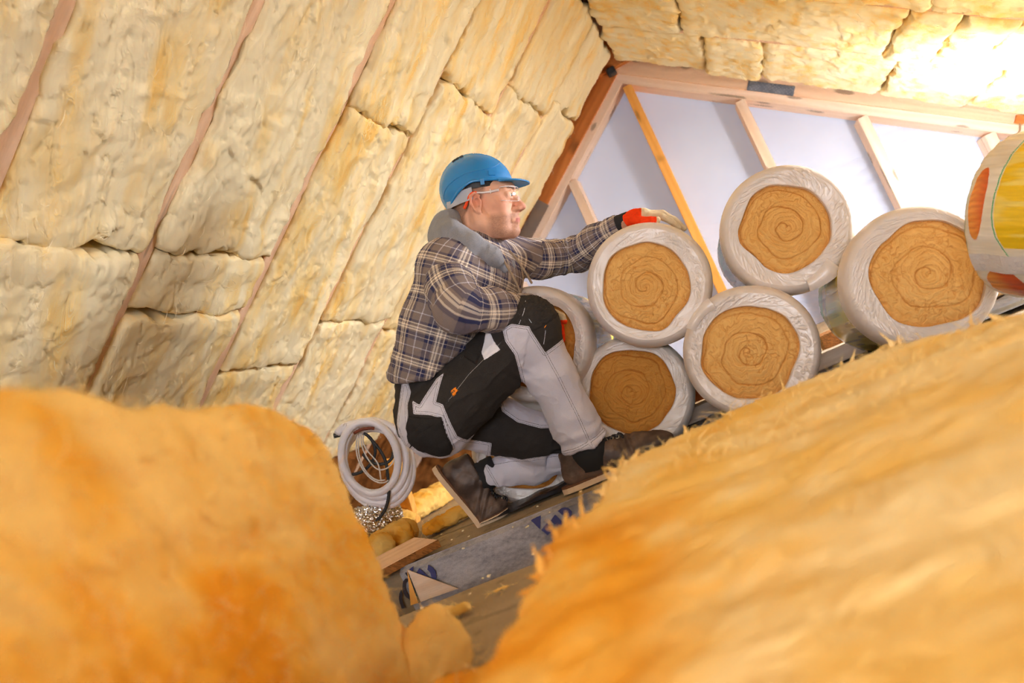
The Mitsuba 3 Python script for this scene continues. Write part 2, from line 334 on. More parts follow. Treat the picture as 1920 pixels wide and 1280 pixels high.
# the rest of the roof behind the camera, filled in bays the photograph does not show
for side, D, R in (('l', BL, RAFT_L), ('r', BR, RAFT_R)):
    m = []
    for i in range(11):
        if i in D: continue
        y0, y1 = R[i] + 0.02, R[i + 1] - 0.02
        m.append(beam(slope(side, (y0 + y1) / 2, 0.05, -0.08), slope(side, (y0 + y1) / 2, 3.2, -0.08), y1 - y0, 0.13, NL if side == 'l' else NR, 0.03))
    add('ceiling_' + SIDE[side] + '__wool_lining', cat(m), 'm_wool_roof', kind='stuff')
# ------------------------------------------------------------------ the gable wall
plain('m_board', srgb(206, 122, 66), 0.6)
tag('wall_back', 'gable wall of pale studs over a white membrane', kind='structure')
def gp(x, z, y=GY): return V(x, y, z)
def gslope(side, v, n, y): return slope(side, y, v, n)
VB = 3.48
# rake plates and studs: 60 mm faces, 100 mm deep; their room-side faces at GY
PW, PD = 0.072, 0.19
for s in 'lr':
    N = NL if s == 'l' else NR
    S = SL if s == 'l' else SR
    m = beam(gslope(s, -0.0, PW / 2, GY + PD / 2), gslope(s, VB, PW / 2, GY + PD / 2), PD, PW, N)
    wood(num('wall_back__rake_plate'), m, 'pale', S)
def top_z(x): return APEX[2] - abs(x - APEX[0]) * math.tan(TH) - PW / math.cos(TH)
STUDS = [(-1.93, 'pale'), (-1.30, 'pale'), (-0.655, 'pale'), (-0.058, 'orange'), (0.545, 'pale'), (1.155, 'pale'), (1.745, 'pale'), (2.3, 'pale')]
for x, kind in STUDS:
    w = 0.062
    zt = top_z(abs(x - APEX[0]) + w / 2 + APEX[0]) + 0.012
    m = box((x - w / 2, GY + 0.004, -0.15), (x + w / 2, GY + PD, zt), 0.003)
    wood(num('wall_back__stud'), m, kind, (0, 0, 1))
wood('wall_back__sill_plate', box((-2.7, GY + 0.0, -0.15), (2.7, GY + PD, -0.08), 0.003), 'pale', (1, 0, 0))
# membrane behind the studs
def mem_col(p, n, uv):
    a = fbm(p.x * 3, p.z * 3, 1.0, 3)
    return mix((0.66, 0.70, 0.83), (0.74, 0.78, 0.89), a) 
scene['m_membrane'] = {'type': 'principledthin', 'base_color': proc(mem_col), 'roughness': 0.5, 'diff_trans': 0.7, 'spec_trans': 0.0, 'specular': 0.3} if False else {'type': 'principledthin', 'base_color': proc(mem_col), 'roughness': 0.55, 'diff_trans': 0.6}
nx, nz = 330, 150
X, Z = np.meshgrid(np.linspace(-2.75, 2.75, nx), np.linspace(-0.15, 2.02, nz), indexing='ij')
Zc = np.minimum(Z, APEX[2] - np.abs(X - APEX[0]) * math.tan(TH) - 0.02)
Q = np.stack([X, Z, X * 0], -1)
wr = np.sin((Z + 0.16 * X + 0.10 * vnoise(Q, 2.0, 2, 3)) * 75) * 0.5 + 0.5
amp = np.clip(1.25 - Z, 0, 0.8) * 0.018 * (0.3 + vnoise(Q * [0.6, 1.4, 1], 3.0, 2, 5)) * np.clip((X + 0.7), 0, 1)
Yd = GY + PD + 0.006 + wr ** 3 * amp + (vnoise(Q, 1.7, 2, 8) - 0.5) * 0.03
m = grid_mesh(np.stack([X, Yd, Zc], -1), flip=False)
add('wall_back__membrane', m, 'm_membrane', True)
# gable rafters (orange brown boards between plate and wool), nail plate, grey-stained stretch, clip at the peak
for s in 'lr':
    N = NL if s == 'l' else NR
    S = SL if s == 'l' else SR
    m = beam(gslope(s, -0.02, -0.105, GY + 0.03), gslope(s, VB, -0.105, GY + 0.03), 0.10, 0.24, N)
    wood(num('wall_back__gable_rafter'), m, 'brown' if s == 'l' else 'rafter', S)
def steel_col(p, n, uv):
    return mix((0.10, 0.12, 0.16), (0.2, 0.22, 0.27), noise(p.x * 30, p.z * 30))
plain('m_steel_dark', proc(steel_col), 0.45, 0.5, metallic=0.6)
plain('m_hole', (0.75, 0.75, 0.75), 0.5)
c = V(2.03, GY - .02, 0); c[2] = top_z(2.03) + .05
wood('wall_back__bracket', beam(gslope('r', 2.42, -.012, GY - .03), gslope('r', 2.47, -.012, GY - .03), .03, .05, NR), 'brown', SR)
add('wall_back__bracket__wire', tube([gslope('r', 2.45, .01, GY - .035), gslope('r', 2.46, .05, GY - .03), gslope('r', 2.45, .085, GY - .02), gslope('r', 2.41, .10, GY - .02)], .006, 6), 'm_deck')
pl = [beam(gslope('r', 0.86, -0.012, GY - 0.023), gslope('r', 1.15, -0.012, GY - 0.023), 0.004, 0.062, NR, 0.001)]
add('wall_back__nail_plate', pl[0], 'm_steel_dark', label='dark perforated nail plate')
dots = [beam(gslope('r', 0.875 + 0.0125 * a, -0.036 + 0.011 * b, GY - 0.0262), gslope('r', 0.8785 + 0.0125 * a, -0.036 + 0.011 * b, GY - 0.0262), 0.001, 0.0035, NR, 0.0003) for a in range(22) for b in range(5) if (a + b) % 2]
add('wall_back__nail_plate__holes', cat(dots), 'm_hole', kind='stuff')
def grime(p, n, uv):
    return mix(srgb(140, 118, 98), srgb(112, 104, 100), fbm(p.x * 14, p.z * 14, p.y * 9))
plain('m_grime', proc(grime), 0.75)
add('wall_back__felt_strip', beam(gslope('l', 0.99, -0.014, GY - 0.023), gslope('l', 1.32, -0.014, GY - 0.023), 0.006, 0.09, NL, 0.002), 'm_grime', label='grey felt strip')
plain('m_black', (0.02, 0.02, 0.022), 0.5, 0.4)
wood('wall_back__ridge_block', box(gp(APEX[0] - .16, APEX[2] + .01, GY - .06), gp(APEX[0] + .16, APEX[2] + .34, GY + .13), .004), 'brown', (1, 0, 0))
add('wall_back__ridge_clip', box(gp(APEX[0] - 0.06, APEX[2] - 0.03, GY - 0.10), gp(APEX[0] + 0.0, APEX[2] + 0.02, GY - 0.03), 0.008), 'm_black')
# the far end of the attic behind the camera: a boarded gable with one large window added for fill light
plain('m_rearwall', srgb(214, 196, 160), 0.8)
from shapely.geometry import Polygon, box as sbox
tri = Polygon([(-2.95, -0.2), (2.8, -0.2), (APEX[0], APEX[2] + 0.05)]).difference(sbox(-0.95, 0.25, 0.85, 1.15))
m = trimesh.creation.extrude_polygon(tri, 0.08, engine='earcut'); v = m.vertices.copy(); m.vertices = np.stack([v[:, 0], Y0 + v[:, 2], v[:, 1]], 1)
add('wall_front', m, 'm_rearwall', kind='structure', label='rear gable wall behind the camera')
tag('added_window_1', 'added wide fill window in the unseen rear gable wall', kind='structure')
for a, b in (((-.95, .25), (.85, .31)), ((-.95, 1.09), (.85, 1.15)), ((-.95, .25), (-.89, 1.15)), ((.79, .25), (.85, 1.15)), ((-.08, .25), (-.02, 1.15))):
    add(num('added_window_1__frame'), box((a[0], Y0 - .01, a[1]), (b[0], Y0 + .09, b[1])), 'm_rearwall')
m = trimesh.Trimesh([[-.93, Y0 + .03, .28], [.83, Y0 + .03, .28], [.83, Y0 + .03, 1.12], [-.93, Y0 + .03, 1.12]], [[0, 2, 1], [0, 3, 2]], process=False)
add('added_window_1__pane', m, 'm_rearwall', emitter={'type': 'area', 'radiance': rgb(*LIGHT['rear'])})
# unseen roof window added in the right slope to brighten the gable end
for wn, (wy0, wy1, wv0, wv1), Lk in (('added_window_2', (2.9, 3.9, 2.15, 3.15), 'roof'),):
    tag(wn, 'added unseen roof window in the right slope', kind='structure')
    q = [slope('r', wy0, wv0, 0.055), slope('r', wy1, wv0, 0.055), slope('r', wy1, wv1, 0.055), slope('r', wy0, wv1, 0.055)]
    m = trimesh.Trimesh(q, [[0, 1, 2], [0, 2, 3]], process=False)
    if m.face_normals[0] @ NR < 0: m = trimesh.Trimesh(q, [[0, 2, 1], [0, 3, 2]], process=False)
    add(wn + '__pane', m, 'm_rearwall', emitter={'type': 'area', 'radiance': rgb(*LIGHT[Lk])})
    for a, b in (((wy0, wv0), (wy1, wv0)), ((wy1, wv0), (wy1, wv1)), ((wy1, wv1), (wy0, wv1)), ((wy0, wv1), (wy0, wv0))):
        add(num(wn + '__frame'), beam(slope('r', a[0], a[1], 0.04), slope('r', b[0], b[1], 0.04), 0.06, 0.07, NR), 'm_rearwall')
# added LED lamp, hidden behind the right-hand rolls, to brighten the corner of roof and gable
lp = V(1.36, 4.25, 0.36); ld = V(1.9, 5.5, 0.95) - lp; ld /= np.linalg.norm(ld)
tag('added_work_lamp', 'added black work lamp on a stand, hidden behind the rolls at the right', 'lamp')
Ml = frame(ld, (1, 0, 0)); hb = box((-.13, -.09, -.06), (.13, .09, 0.0), .01); hb.vertices = hb.vertices @ Ml.T + lp
add('added_work_lamp__housing', hb, 'm_black')
g_ = trimesh.Trimesh(np.array([[-.11, -.075, .002], [.11, -.075, .002], [.11, .075, .002], [-.11, .075, .002]]) @ Ml.T + lp, [[0, 1, 2], [0, 2, 3]], process=False)
add('added_work_lamp__light_panel', g_, 'm_rearwall', emitter={'type': 'area', 'radiance': rgb(*LIGHT['lamp'])})
add('added_work_lamp__pole', tube([lp - ld * .05, (lp - ld * .05) * [1, 1, 0] + V(0, 0, .01)], .012, 10), 'm_black')
for k in range(3): add(num('added_work_lamp__leg'), tube([(lp - ld * .05) * [1, 1, 0] + V(0, 0, .16), (lp - ld * .05) * [1, 1, 0] + V(.17 * math.cos(2.1 * k), .17 * math.sin(2.1 * k), .012)], .008, 8), 'm_black')

# ------------------------------------------------------------------ the floor
def felt(c0, c1, s=1.0):
    def fn(p, n, uv):
        a = fbm(p.x * 9 * s, p.y * 9 * s, p.z * 12 * s, 3); b = noise(p.x * 420, p.y * 420, p.z * 420)
        st = smoothstep(0.68, 0.75, fbm(p.x * 23, p.y * 23, p.z * 23 + 5.0, 2))
        return mix(c0, c1, a) * (0.86 + 0.28 * b) * (1 - 0.25 * st)
    return fn
plain('m_felt_brown', proc(felt(srgb(160, 140, 110), srgb(128, 110, 86))), 0.75, 0.25)
def felt_grey(p, n, uv):
    a = fbm(p.x * 7, p.y * 9, p.z * 16, 3); b = fbm(p.x * 90, p.y * 90, p.z * 140, 2); c = noise(p.x * 520, p.y * 520, p.z * 520)
    return mix(srgb(112, 111, 120), srgb(172, 169, 174), smoothstep(0.3, 0.75, a * 0.7 + b * 0.3)) * (0.86 + 0.28 * c)
plain('m_felt_grey', proc(felt_grey), 0.7, 0.3)
plain('m_subfloor', srgb(120, 100, 76), 0.8)
add('floor', box((-2.95, Y0, -0.30), (2.9, GY + 0.1, -0.20)), 'm_subfloor', kind='structure', label='attic subfloor')
def wrapped_beam(y0, y1, x0, x1, seed, bottom=-0.2, front=True):
    """A joist or deck covered with membrane: rounded edges, soft sags. Returns the mesh of top, front and back."""
    prof = [(y0 + 0.004, bottom)] + [(y0, z) for z in np.linspace(bottom * 0.9, -0.02, 8)] + [(y0 + 0.006, -0.006), (y0 + 0.02, 0.0)] + \
           [(y, 0.0) for y in np.linspace(y0 + 0.05, y1 - 0.05, max(4, int((y1 - y0) / 0.05)))] + [(y1 - 0.02, 0.0), (y1 - 0.005, -0.008), (y1, -0.03), (y1, bottom)]
    xs = np.arange(x0, x1 + 0.01, 0.03); pr = np.array(prof)
    G = np.zeros((len(xs), len(pr), 3)); G[..., 0] = xs[:, None]; G[..., 1] = pr[:, 0]; G[..., 2] = pr[:, 1]
    nn = vnoise(G, 6, 3, seed) - 0.5; G[..., 1] += nn * 0.012 * (pr[:, 1] < -0.003); G[..., 2] += (nn * 0.009 - 0.0045)
    return grid_mesh(G)
add('floor__near_deck', wrapped_beam(0.2, 1.645, -2.6, 2.4, 3), 'm_felt_brown', 50, label='brown felt covered deck nearest the camera')
fb = wrapped_beam(2.235, 2.70, -2.9, 2.6, 4)
add('floor__far_deck', fb, 'm_felt_brown', 50, label='brown felt covered deck under the worker')
# its grey front: membrane hanging over the edge
xs = np.arange(-1.195, 2.3, 0.02); zs = np.r_[0.006, 0.003, np.linspace(-0.008, -0.19, 12)]
G = np.zeros((len(xs), len(zs), 3)); G[..., 0] = xs[:, None]; G[..., 2] = zs
G[..., 1] = np.where(zs > 0.002, 2.245, 2.226)[None]; G[..., 1] += (vnoise(G, 7, 3, 9) - 0.5) * 0.01
add('floor__grey_membrane', grid_mesh(G), 'm_felt_grey', 50, label='grey membrane with navy print')
add('floor__rear_deck', wrapped_beam(2.72, 5.6, -2.9, 2.6, 6, -0.19), 'm_felt_brown', 50)

# low side walls where the slopes meet the floor
for s_, xx in (('left', -2.93), ('right', 2.80)):
    add('wall_' + s_, box((xx - .04, Y0, -0.3), (xx + .04, GY + .1, 0.16)), 'm_deck', kind='structure')
# ------------------------------------------------------------------ marks on the hanging membrane, the torn corner, black foil, planks
plain('m_print', srgb(62, 66, 118), 0.7)
plain('m_print_dark', srgb(52, 46, 52), 0.7)
def on_front(px, py, y):
    d = at(px, py, 1) - CAM; return CAM + d * (y / d[1])
def patch(pts, off, s, y, dep=0.0012):
    P3 = [on_front(off[0] + a / s, off[1] + b / s, y) for a, b in pts]
    poly = Polygon([(p[0], p[2]) for p in P3]).buffer(0)
    m = trimesh.creation.extrude_polygon(poly, dep, engine='earcut'); v = m.vertices.copy()
    m.vertices = np.stack([v[:, 0], y + dep / 2 - v[:, 2], v[:, 1]], 1); m.invert(); return m
o1, s1 = (980, 920), 12.19
for pts in ([(185, 670), (300, 605), (415, 560), (400, 880)], [(740, 540), (890, 690), (900, 760), (840, 850), (630, 685)], [(550, 735), (720, 880), (570, 1015), (430, 895)],
            [(800, 460), (880, 400), (960, 370), (1060, 400), (1130, 480), (1110, 580), (1030, 650)]):
    add(num('floor__grey_membrane__printed_mark'), patch(pts, o1, s1, 2.2185), 'm_print', label='navy printed mark')
o2, s2 = (720, 1030), 10.67
for pts in ([(505, 390), (590, 330), (580, 450)], [(705, 370), (910, 555), (880, 580), (640, 480)], [(885, 300), (990, 370), (1040, 450), (1052, 540), (1040, 640), (950, 610), (950, 540), (925, 460), (870, 400)]):
    add(num('floor__grey_membrane__printed_mark'), patch(pts, o2, s2, 2.2175), 'm_print', label='navy printed mark')
for pts in ([(490, 585), (430, 580), (385, 630), (368, 740), (385, 860), (440, 950), (520, 1003), (510, 930), (455, 850), (432, 760), (436, 680), (460, 640), (490, 640)],
            [(345, 800), (310, 870), (298, 960), (315, 1070), (360, 1180), (430, 1165), (385, 1080), (362, 980), (372, 890)], [(420, 460), (480, 460), (478, 540), (440, 500)]):
    add(num('floor__far_deck__printed_mark'), patch(pts, o2, s2, 2.2190), 'm_print_dark', label='dark printed mark')
tri_w = patch([(470, 405), (1480, 780), (900, 985), (740, 1045)], o2, s2, 2.205, 0.004)
wood('floor__joist_face', tri_w, 'pale', (1, 0, 0), label='pale joist face in the torn corner')
tri_o = patch([(470, 420), (540, 1112), (712, 1052)], o2, s2, 2.2045, 0.005)
wood('floor__joist_edge', tri_o, 'orange', (0, 0, 1), label='orange joist edge in the torn corner')
add('floor__joist_edge__slit', patch([(480, 450), (690, 1062), (722, 1050)], o2, s2, 2.201, 0.003), 'm_black')
# black foil under the rolls
mat('m_foil_black', {'type': 'principled', 'base_color': rgb(.02, .021, .026), 'roughness': 0.35, 'specular': 0.5})
xs, ys = np.arange(-1.0, 0.95, 0.014), np.arange(2.47, 2.80, 0.012)
X, Y = np.meshgrid(xs, ys, indexing='ij'); Q = np.stack([X, Y, X * 0], -1)
Z = 0.007 + 0.014 * np.abs(vnoise(Q, 9, 3, 2) - 0.5) * 2 * np.clip((Y - 2.47) / 0.04, 0.15, 1)
Y = Y + (vnoise(Q, 5, 3, 4) - 0.5) * 0.03
add('foil_sheet', grid_mesh(np.stack([X, Y, Z], -1)), 'm_foil_black', 40, label='crumpled black foil lying under the front of the insulation rolls', cat='foil')
# plank with a chipboard edge on the left of the far deck
def chip(p, n, uv):
    a, b, c = mikit.voronoi(p.x * 260 + p.z * 90, p.z * 260 + p.y * 200)
    return mix(srgb(168, 110, 56), srgb(92, 56, 26), c * 0.8)
plain('m_chip', proc(chip), 0.8)
a, b = on_floor(690, 1099, 0.004), on_floor(827, 1025, 0.004)
d = (b - a) / np.linalg.norm(b - a); nrm = V(-d[1], d[0], 0)
a2 = a - d * 0.25
pu = V(0, 0, 1) - nrm * 0.16; m = beam(a2 + nrm * 0.075 + V(0, 0, .026), b + nrm * 0.075 + V(0, 0, .026), 0.15, 0.022, pu)
wood('plank', m, 'rafter', d, label='short wooden plank with a chipboard edge lying on the floor left of the boots', cat='plank')
add('plank__edge', beam(a2 - nrm * 0.001 + V(0, 0, .0125), b - nrm * 0.001 + V(0, 0, .0125), 0.004, 0.0235), 'm_chip', label='dark chipboard edge')
# white batten, chipboard block and offcut beneath the rolls
a, b = on_floor(1270, 838, .03), on_floor(1700, 650, .03)
m = beam(V(-0.75, 2.90, .028), V(0.9, 2.98, .028), 0.10, 0.05)
wood('batten', m, 'pale', (1, 0, 0), label='whitish wooden batten lying on the floor beneath the insulation rolls', cat='batten')
c = at(1603, 676, 2.82); c[2] = 0.055
add('chipboard_block', box(c - V(.075, .04, .055), c + V(.075, .09, .045), 0.003), 'm_chip', label='brown chipboard block on the floor under the right insulation rolls', cat='block')
c = at(1322, 772, 2.98); c[2] = 0.085
wood('timber_offcut', box(c - V(.05, .04, .03), c + V(.06, .04, .03), 0.003), 'brown', (1, 0, 0), label='orange timber offcut on the batten between the two lowest rolls', cat='timber')

# ------------------------------------------------------------------ insulation rolls
def collar_col(p, n, uv):
    a = fbm(p.x * 11, p.y * 11, p.z * 11, 2)
    return mix(srgb(214, 202, 190), srgb(228, 219, 210), a)
mat('m_collar', {'type': 'principled', 'base_color': proc(collar_col), 'roughness': 0.32, 'specular': 0.5, 'clearcoat': 0.35, 'clearcoat_gloss': 0.85})
mat('m_core', {'type': 'diffuse', 'reflectance': {'type': 'mesh_attribute', 'name': 'vertex_color'}})
def film_col(p, n, uv):                    # uv.x = metres round the roll, uv.y = metres from its front
    u, v = uv.x, uv.y
    st = noise(u * 34, v * 3.0, 2.0); st2 = noise(u * 90, v * 5.0, 9.0)
    c = mix(srgb(206, 192, 164), srgb(112, 98, 66), smoothstep(0.35, 0.8, st))
    q = noise(u * 5.5, v * 3.0, 4.0)
    c = mix(c, srgb(196, 170, 40), smoothstep(0.56, 0.62, q))
    c = mix(c, srgb(40, 92, 60), smoothstep(0.42, 0.38, q) * smoothstep(0.05, 0.09, v))
    c = mix(c, srgb(214, 204, 190), smoothstep(0.06, 0.03, v))
    return mix(c, srgb(52, 46, 34), smoothstep(0.62, 0.78, st2) * 0.55)
mat('m_film', {'type': 'principled', 'base_color': proc(film_col), 'roughness': 0.25, 'specular': 0.6, 'clearcoat': 0.5, 'clearcoat_gloss': 0.9})
def make_roll(front, back, R, ro, seed, label, L=0.62, flap=None, oval=(0, 1.0), off=(0, 0), tint=1.0):
    g = np.random.default_rng(seed); ax = back - front; ax /= np.linalg.norm(ax)
    M = frame(ax, CR); C = front
    key = num('insulation_roll'); tag(key, label, 'insulation roll', 'plastic wrapped rolls of glass wool in a stack')
    th = np.linspace(0, 2 * np.pi, 541)[:-1]; TH_ = th
    cs, sn = np.cos(th), np.sin(th)
    ring = np.stack([cs, sn, th * 0], -1)
    def world(q): return C + q @ M.T
    # the opening: rounded polygon, slightly irregular
    rop = ro * (1 + 0.055 * (vnoise(ring * 1.0, 1.6, 2, seed) - 0.5) * 2 + 0.02 * np.cos(g.integers(4, 6) * th + g.uniform(0, 6)))
    fa = g.uniform(0, 6.28, 8) * 0 + np.sort(g.uniform(0, 6.28, 7).tolist() + [0.3]); fac = np.min([1.0 / np.maximum(np.cos(th - a), .2) for a in fa], 0); fac = np.convolve(np.tile(fac, 3), np.ones(25) / 25, 'same')[len(th):2 * len(th)]; rop = rop * (0.55 + 0.45 * np.minimum(0.97 * fac, 1.05))
    ctr = np.array(off)
    prof = [(1.0, 0.10), (1.0, 0.07), (1.0, 0.05)] + [(1 - 0.13 * (1 - math.cos(a)) , 0.05 - 0.055 * math.sin(a)) for a in np.linspace(0.15, 1.45, 9)] + [(-t, -0.006 + 0.004 * t) for t in np.linspace(0.05, 0.94, 20)] + [(-0.97, -0.004), (-1.0, 0.0), (-1.015, 0.008), (-1.02, 0.02)]
    rows = []
    e0 = 1 - 0.13 * (1 - math.cos(1.45))
    for r_, z_ in prof:
        if r_ > 0: xy = np.stack([cs, sn], -1) * (R * r_)
        else:
            t = -r_; outer = np.stack([cs, sn], -1) * (R * e0); inner = np.stack([cs, sn], -1) * rop[:, None] + ctr
            xy = outer * (1 - t) + inner * t
        rows.append(np.concatenate([xy, np.full((len(th), 1), z_)], 1))
    Gc = np.array(rows); k = np.arange(len(prof))[:, None] / len(prof)
    warp = vnoise(Gc * [1, 1, 0], 9, 2, seed + 3)
    sw = th[None] + (k - 0.5) * g.uniform(-1.6, 1.6) + 0.5 * warp
    w1 = np.abs(vnoise(np.stack([np.cos(sw) * 5, np.sin(sw) * 5, k * 1.2 + 0 * sw], -1), 2.4, 3, seed + 7) - 0.5) * 2
    w2 = np.abs(vnoise(np.stack([np.cos(sw) * 9, np.sin(sw) * 9, k * 1.5 + 0 * sw], -1), 3.4, 2, seed + 9) - 0.5) * 2
    w = np.exp(-(w1 / 0.09) ** 2) * 0.0026 + np.exp(-(w2 / 0.12) ** 2) * 0.0010
    env = np.sin(np.clip((k * len(prof) - 4) / (len(prof) - 6), 0, 1) * np.pi) ** 0.5 * (0.15 + 1.6 * vnoise(ring, 1.7, 2, seed + 1)[None] ** 2)
    lump = (vnoise(Gc, 12, 2, seed + 13) - 0.5) * 0.008 * (k * len(prof) > 5)
    Gc[..., 2] -= w * env + lump
    Gc[..., :2] *= (1 + 0.03 * (vnoise(ring, 1.2, 2, seed + 21)[None, :, None] - 0.5) * (k[..., None] < 0.5))
    Gw = np.concatenate([Gc, Gc[:, :1]], 1)
    m = grid_mesh(world(Gw))
    mm = trimesh.Trimesh(m.vertices, m.faces, process=True)
    add(key + '__plastic_collar', mm, 'm_collar', True, label='whitish folded plastic round the end')
    if flap:
        a0, a1, w0 = flap
        tt = np.linspace(a0, a1, 14); ss = np.linspace(0, 1, 7)
        F = np.array([[(R * (1.01 - 0.30 * s * (0.75 + .25 * math.sin(3 * t))) * math.cos(t), R * (1.01 - 0.30 * s * (0.75 + .25 * math.sin(3 * t))) * math.sin(t), -0.013 - 0.006 * math.sin(s * 3) - 0.004 * math.sin(9 * t)) for s in ss] for t in tt])
        F2 = F.copy(); F2[..., 2] += 0.002
        add(key + '__plastic_flap', cat([grid_mesh(world(F)), grid_mesh(world(F2), True)]), 'm_collar', True, label='loose plastic flap')
    # core: rolled wool, wavy layers
    nr, nt = 72, 460
    rr = np.linspace(0.0, 1.06, nr)[:, None]; tt = np.linspace(0, 2 * np.pi, nt)[None]
    ro_t = np.interp(tt, np.r_[th, 2 * np.pi], np.r_[rop, rop[0]])
    x = rr * ro_t * np.cos(tt) + off[0]; y = rr * ro_t * np.sin(tt) + off[1]
    P2 = np.stack([x, y, 0 * x + seed], -1) / ro * 0.13
    wv = vnoise(P2, 22, 3, seed + 31); wv2 = vnoise(P2 + 3, 48, 3, seed + 37); wv3 = vnoise(P2 + 7, 95, 2, seed + 39)
    amp_ = np.clip(rr * 1.6, 0.15, 1)
    wx, wy = vnoise(P2, 9, 2, seed + 33) - .5, vnoise(P2 + 4, 9, 2, seed + 34) - .5
    lay = rr * 2.6 - tt / (2 * np.pi) * g.choice([1, -1]) + 0.35 * (wv - 0.5) * amp_ + 0.5 * wx * amp_
    ph = lay * 2 * np.pi
    seam = np.exp(-((np.sin(ph / 2)) / 0.10) ** 2) * (0.35 + 0.9 * vnoise(P2, 7, 2, seed + 61))
    me = vnoise(P2 + 0.02 * np.stack([wv, wv2, 0 * wv], -1), 30, 3, seed + 35)          # meandering pleats between the turns
    fine = np.sin((rr * 2.6 * 2 * np.pi) * 2.2 - tt * 2 + me * 26 * amp_ + (wv3 - .5) * 3)
    fine2 = np.sin((rr * 2.6 * 2 * np.pi) * 5 + me * 46 * amp_ + (wv2 - .5) * 9)
    cr = np.abs(wv2 - 0.5) * 2; crease = np.exp(-(cr / 0.05) ** 2) * (wv > 0.55) * (vnoise(P2, 12, 2, seed + 71) > .5)
    z = 0.010 - 0.010 * (1 - rr ** 4) - 0.0012 * fine - 0.0005 * fine2 + 0.005 * seam - 0.006 * (wv - 0.5) + 0.002 * crease - .008 * (vnoise(P2, 10, 2, seed + 91) - .5)
    z = z + 0.012 * np.clip((rr - 0.9) / 0.15, 0, 1) ** 2
    Gk = np.stack([x, y, z], -1)
    l1 = np.exp(-((np.sin(((rr * 2.6 * 2 * np.pi) * 2.2 - tt * 2 + me * 26 * amp_) / 2)) / 0.16) ** 2); l2 = np.exp(-((np.sin(((rr * 2.6 * 2 * np.pi) * 5 + me * 46 * amp_) / 2)) / 0.25) ** 2)
    t1 = np.clip(0.62 + 0.10 * fine + 0.10 * fine2 + 0.5 * (wv2 - 0.5) + 0.5 * (wv - .5), 0, 1)[..., None]
    col = V(*srgb(238, 192, 120)) * t1 + V(*srgb(214, 156, 80)) * (1 - t1)
    dk = np.maximum(np.maximum(seam * 0.95, crease * 0.55), np.maximum(l1 * .6, l2 * .38) * (0.3 + 1.0 * vnoise(P2, 14, 2, seed + 81)))
    col = col * (1 - 0.60 * np.clip(dk, 0, 1)[..., None] * V(0.5, 0.9, 1.3))
    col = col * np.asarray(tint)  # shadow from the worker and neighbouring rolls painted into the core colour
    col = col * (1 - 0.25 * np.clip((rr[..., None] - 0.86) / 0.2, 0, 1) * V(.6, 1, 1.4))
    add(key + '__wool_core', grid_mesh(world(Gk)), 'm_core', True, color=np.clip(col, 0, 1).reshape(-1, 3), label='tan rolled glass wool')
    # film round the body
    ln = np.linspace(0.055, L, 26); tt = np.linspace(0, 2 * np.pi, 181)
    Rl = R * (0.985 - 0.025 * np.clip((ln - .055) / .1, 0, 1)); Gf = np.array([[(r_ * math.cos(t), r_ * math.sin(t), l) for t in tt] for r_, l in zip(Rl, ln)])
    rp = (vnoise(np.stack([np.cos(tt)[None] * 14 + 0 * ln[:, None], np.sin(tt)[None] * 14 + 0 * ln[:, None], ln[:, None] * 3 + 0 * tt[None]], -1), 1.0, 2, seed + 61) - 0.5)
    Gf[..., :2] *= (1 + rp * 0.035)[..., None]
    uvf = np.stack([np.broadcast_to(tt[None] * R, rp.shape), np.broadcast_to(ln[:, None], rp.shape)], -1).reshape(-1, 2) + [seed * 1.7, 0]
    add(key + '__printed_film', grid_mesh(world(Gf)), 'm_film', True, uv=uvf, label='shiny printed plastic film')
    bk = np.concatenate([np.zeros((1, 3)) + [0, 0, L], np.stack([R * .96 * np.cos(tt), R * .96 * np.sin(tt), 0 * tt + L], -1)])
    add(key + '__rear_end', trimesh.Trimesh(world(bk), [[0, i, i + 1] for i in range(1, 181)], process=False), 'm_collar')
    return key
RR = 0.19
def roll_at(px, py, rpx, back, ro, seed, label, dz=0.0, **k):
    z = RR * FOC / rpx + dz
    return make_roll(at(px, py, z), at(*back), RR * (1 + dz / z), ro * z / FOC, seed, label, **k)
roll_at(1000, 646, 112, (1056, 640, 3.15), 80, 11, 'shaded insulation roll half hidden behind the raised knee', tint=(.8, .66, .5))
roll_at(1215, 533, 119, (1232, 552, 3.1), 82, 12, 'insulation roll with the gloved hand resting on top of it', off=(-.009, .007), flap=None)
roll_at(1190, 738, 113, (1206, 742, 3.2), 80, 13, 'insulation roll with shade painted on its core, on the floor behind the forward boot', off=(-.012, -.006), tint=(.74, .60, .42))
roll_at(1409, 659, 127, (1401, 655, 2.95), 88, 14, 'insulation roll on the floor in the middle, below the highest roll', off=(-.008, .003), flap=(3.5, 4.05, 0))
roll_at(1477, 428, 124, (1442, 470, 3.0), 81, 15, 'highest insulation roll of the stack, below the pale studs', off=(-.006, -.002), flap=(0.7, 1.25, 0))
roll_at(1728, 518, 139, (1640, 558, 2.75), 100, 16, 'insulation roll with the deepest folded core, behind the yellow printed roll', off=(.016, -.006), L=0.6)
roll_at(985, 843, 106, (1010, 835, 3.3), 74, 17, 'insulation roll on the floor behind the kneeling leg', tint=(.8, .66, .5))

